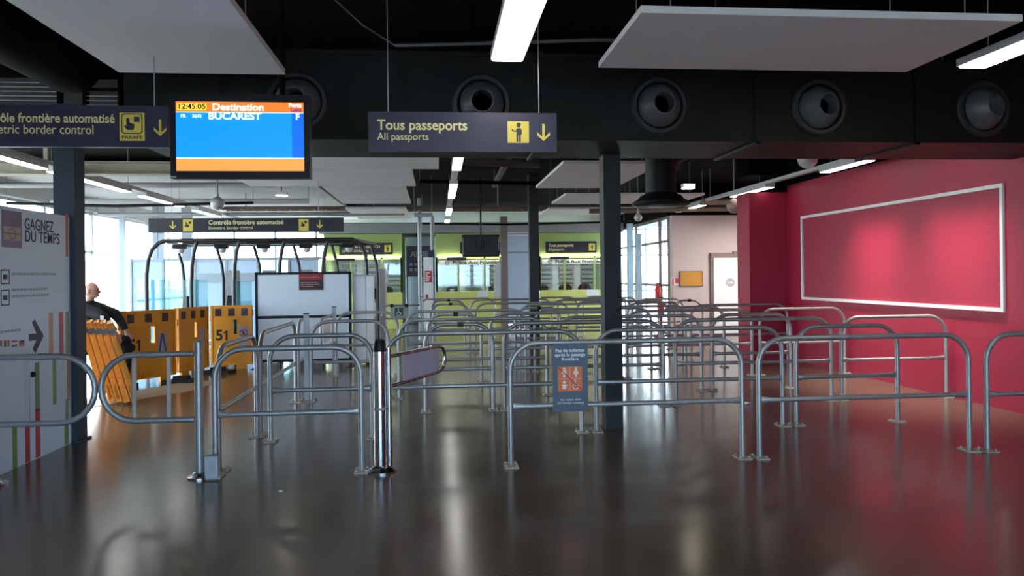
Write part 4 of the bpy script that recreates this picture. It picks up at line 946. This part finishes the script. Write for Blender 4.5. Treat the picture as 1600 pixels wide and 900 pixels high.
# ------------------------------------------------------------------ seated person
def figure(name, chains, blobs, mat, parent, vox, smooth=3):
    """one continuous surface grown from tapered limb chains and rounded masses"""
    bm = bmesh.new()
    def ball(c, rad, sc=(1, 1, 1)):
        g = bmesh.ops.create_uvsphere(bm, u_segments=18, v_segments=12, radius=rad)
        for v in g['verts']: v.co = Vector((v.co.x * sc[0], v.co.y * sc[1], v.co.z * sc[2])) + Vector(c)
    for pts, rad in chains:
        mb = MB().tube(pts, rad, 14); vs = [bm.verts.new(p) for p in mb.v]
        for f_ in mb.f: bm.faces.new([vs[i] for i in f_])
        for p, q in zip(pts, rad): ball(p, q)
    for bl in blobs: ball(*bl)
    bmesh.ops.recalc_face_normals(bm, faces=bm.faces)
    me = bpy.data.meshes.new(name); bm.to_mesh(me); bm.free(); o = bpy.data.objects.new(name, me); COL.objects.link(o)
    rm = o.modifiers.new('remesh', 'REMESH'); rm.mode = 'VOXEL'; rm.voxel_size = vox
    sm = o.modifiers.new('smooth', 'SMOOTH'); sm.iterations = smooth
    dg = bpy.context.evaluated_depsgraph_get(); m3 = bpy.data.meshes.new_from_object(o.evaluated_get(dg))
    o.modifiers.clear(); o.data = m3; m3.materials.clear(); m3.materials.append(mat); o.parent = parent
    for p in m3.polygons: p.use_smooth = True
    return o


SKIN = M('skin', s(206, 150, 128), .55, 0, .06, 12)
px = -5.0
per = thing('person', 'bald person in dark jacket and glasses seated behind the leaning panels', 'person', (px, 11.6, 0))
ch = [([(.0, 0, .95), (0, 0, 1.2), (.02, 0, 1.33), (.04, 0, 1.40)], [.08, .08, .058, .055])]
for sg in (-1, 1):
    ch.append(([(.02, sg * .17, 1.20), (.27, sg * .23, 1.10), (.40, sg * .21, .93), (.44, sg * .195, .85), (.46, sg * .19, .80)], [.05, .045, .035, .028, .03]))
    for k in range(4):
        oy = sg * (.165 + .018 * k); L = (.075, .085, .08, .06)[k]
        ch.append(([(.46, oy, .80), (.495, oy, .785), (.515, oy, .785 - L * .5), (.508, oy, .785 - L)], [.011, .0095, .009, .008]))
    ch.append(([(.445, sg * .165, .83), (.485, sg * .145, .815), (.505, sg * .14, .79)], [.012, .011, .009]))
figure('body', ch, [((.045, 0, 1.455), .1, (1.0, .78, 1.15)), ((.085, 0, 1.405), .06, (1, .9, 1.0)), ((.150, 0, 1.432), .018, (1.2, .8, 1.3)), ((.035, .08, 1.44), .03, (.7, .4, 1.1)), ((.035, -.08, 1.44), .03, (.7, .4, 1.1)),
     ((.137, 0, 1.388), .022, (.6, 1.2, .4)), ((.137, 0, 1.376), .02, (.6, 1.1, .4)), ((.128, .032, 1.472), .016, (.6, 1, .5)), ((.128, -.032, 1.472), .016, (.6, 1, .5))], SKIN, per, .006, 2)
g = MB()
for sy in (-.034, .034): ringpoly(g, .021, .025, (.150, sy, 1.455), Y_, Z_, .004, 16)
g.box(.148, .152, -.012, .012, 1.457, 1.462).box(.03, .152, .078, .082, 1.457, 1.461).box(.03, .152, -.082, -.078, 1.457, 1.461)
g.build('glasses', BLACK, per, False)
ch = []
for sg in (-1, 1): ch.append(([(.0, sg * .15, 1.215), (.02, sg * .18, 1.20), (.27, sg * .235, 1.10), (.34, sg * .225, 1.01), (.415, sg * .20, .90)], [.09, .095, .078, .068, .05]))
figure('jacket', ch, [((-.02, 0, .80), .17, (.95, 1.1, .9)), ((-.02, 0, .95), .19, (.95, 1.1, 1.1)), ((0, 0, 1.10), .19, (.9, 1.15, 1.0)), ((.01, 0, 1.18), .14, (.85, 1.2, .8)), ((.02, 0, 1.29), .07, (1, 1, .6))], M('dark_jacket', s(34, 34, 38), .8, 0, .15, 20), per, .014)
ch = []
for sg in (-1, 1): ch.append(([(.0, sg * .09, .72), (.14, sg * .11, .73), (.44, sg * .16, .71), (.47, sg * .16, .62), (.45, sg * .16, .32), (.43, sg * .16, .11)], [.11, .105, .08, .075, .062, .052]))
figure('trousers', ch, [((-.02, 0, .72), .16, (1, 1.15, .75))], M('dark_trousers', s(28, 28, 32), .85, 0, .15, 20), per, .014)
for sg in (-1, 1): MB().plate([(-.06, -.05), (.18, -.05), (.22, 0), (.18, .05), (-.06, .05)], (.40, sg * .16, .0), X_, Y_, .09).build('shoe', BLACK, per, False)
MB().plate([(0, 0), (.05, -.02), (.05, .05), (0, .06)], (.30, -.335, 1.05), X_, Z_, .012).build('sleeve_badge', WHITE, per, False)
st = thing('stool', 'dark stool under the seated person behind the leaning panels', 'stool', (px, 11.6, 0))
MB().lathe([(.19, .54), (.20, .56), (.19, .60), (0, .60)], (0, 0, 0), 'z', 24).build('seat', BLACK, st, False)
for k in range(4):
    a_ = PI / 4 + PI / 2 * k; MB().tube([(.13 * math.cos(a_), .13 * math.sin(a_), .55), (.2 * math.cos(a_), .2 * math.sin(a_), 0)], .016, 8).build('leg', BLACK, st, False)

# litter on the floor
for u_, v_, lab, sc in ((438, 769, 'tiny white paper scrap on the floor before the short hoop', .012), (1166, 632, 'crumpled white tissue on the floor behind the front hoops', .03)):
    q = un(u_, v_, z=0); bm = bmesh.new(); bmesh.ops.create_icosphere(bm, subdivisions=2, radius=1.0)
    rnd = random.Random(u_)
    for v in bm.verts: v.co = Vector((v.co.x * 1.9, v.co.y * .8, v.co.z * .55 + .45)) * (sc * rnd.uniform(.75, 1.15))
    me = bpy.data.meshes.new('paper_scrap'); bm.to_mesh(me); bm.free(); me.materials.append(WHITE)
    o = bpy.data.objects.new('paper_scrap', me); COL.objects.link(o); o.location = (q.x, q.y, .002); o.rotation_euler = (0, 0, -.5); tag(o, lab, 'litter')
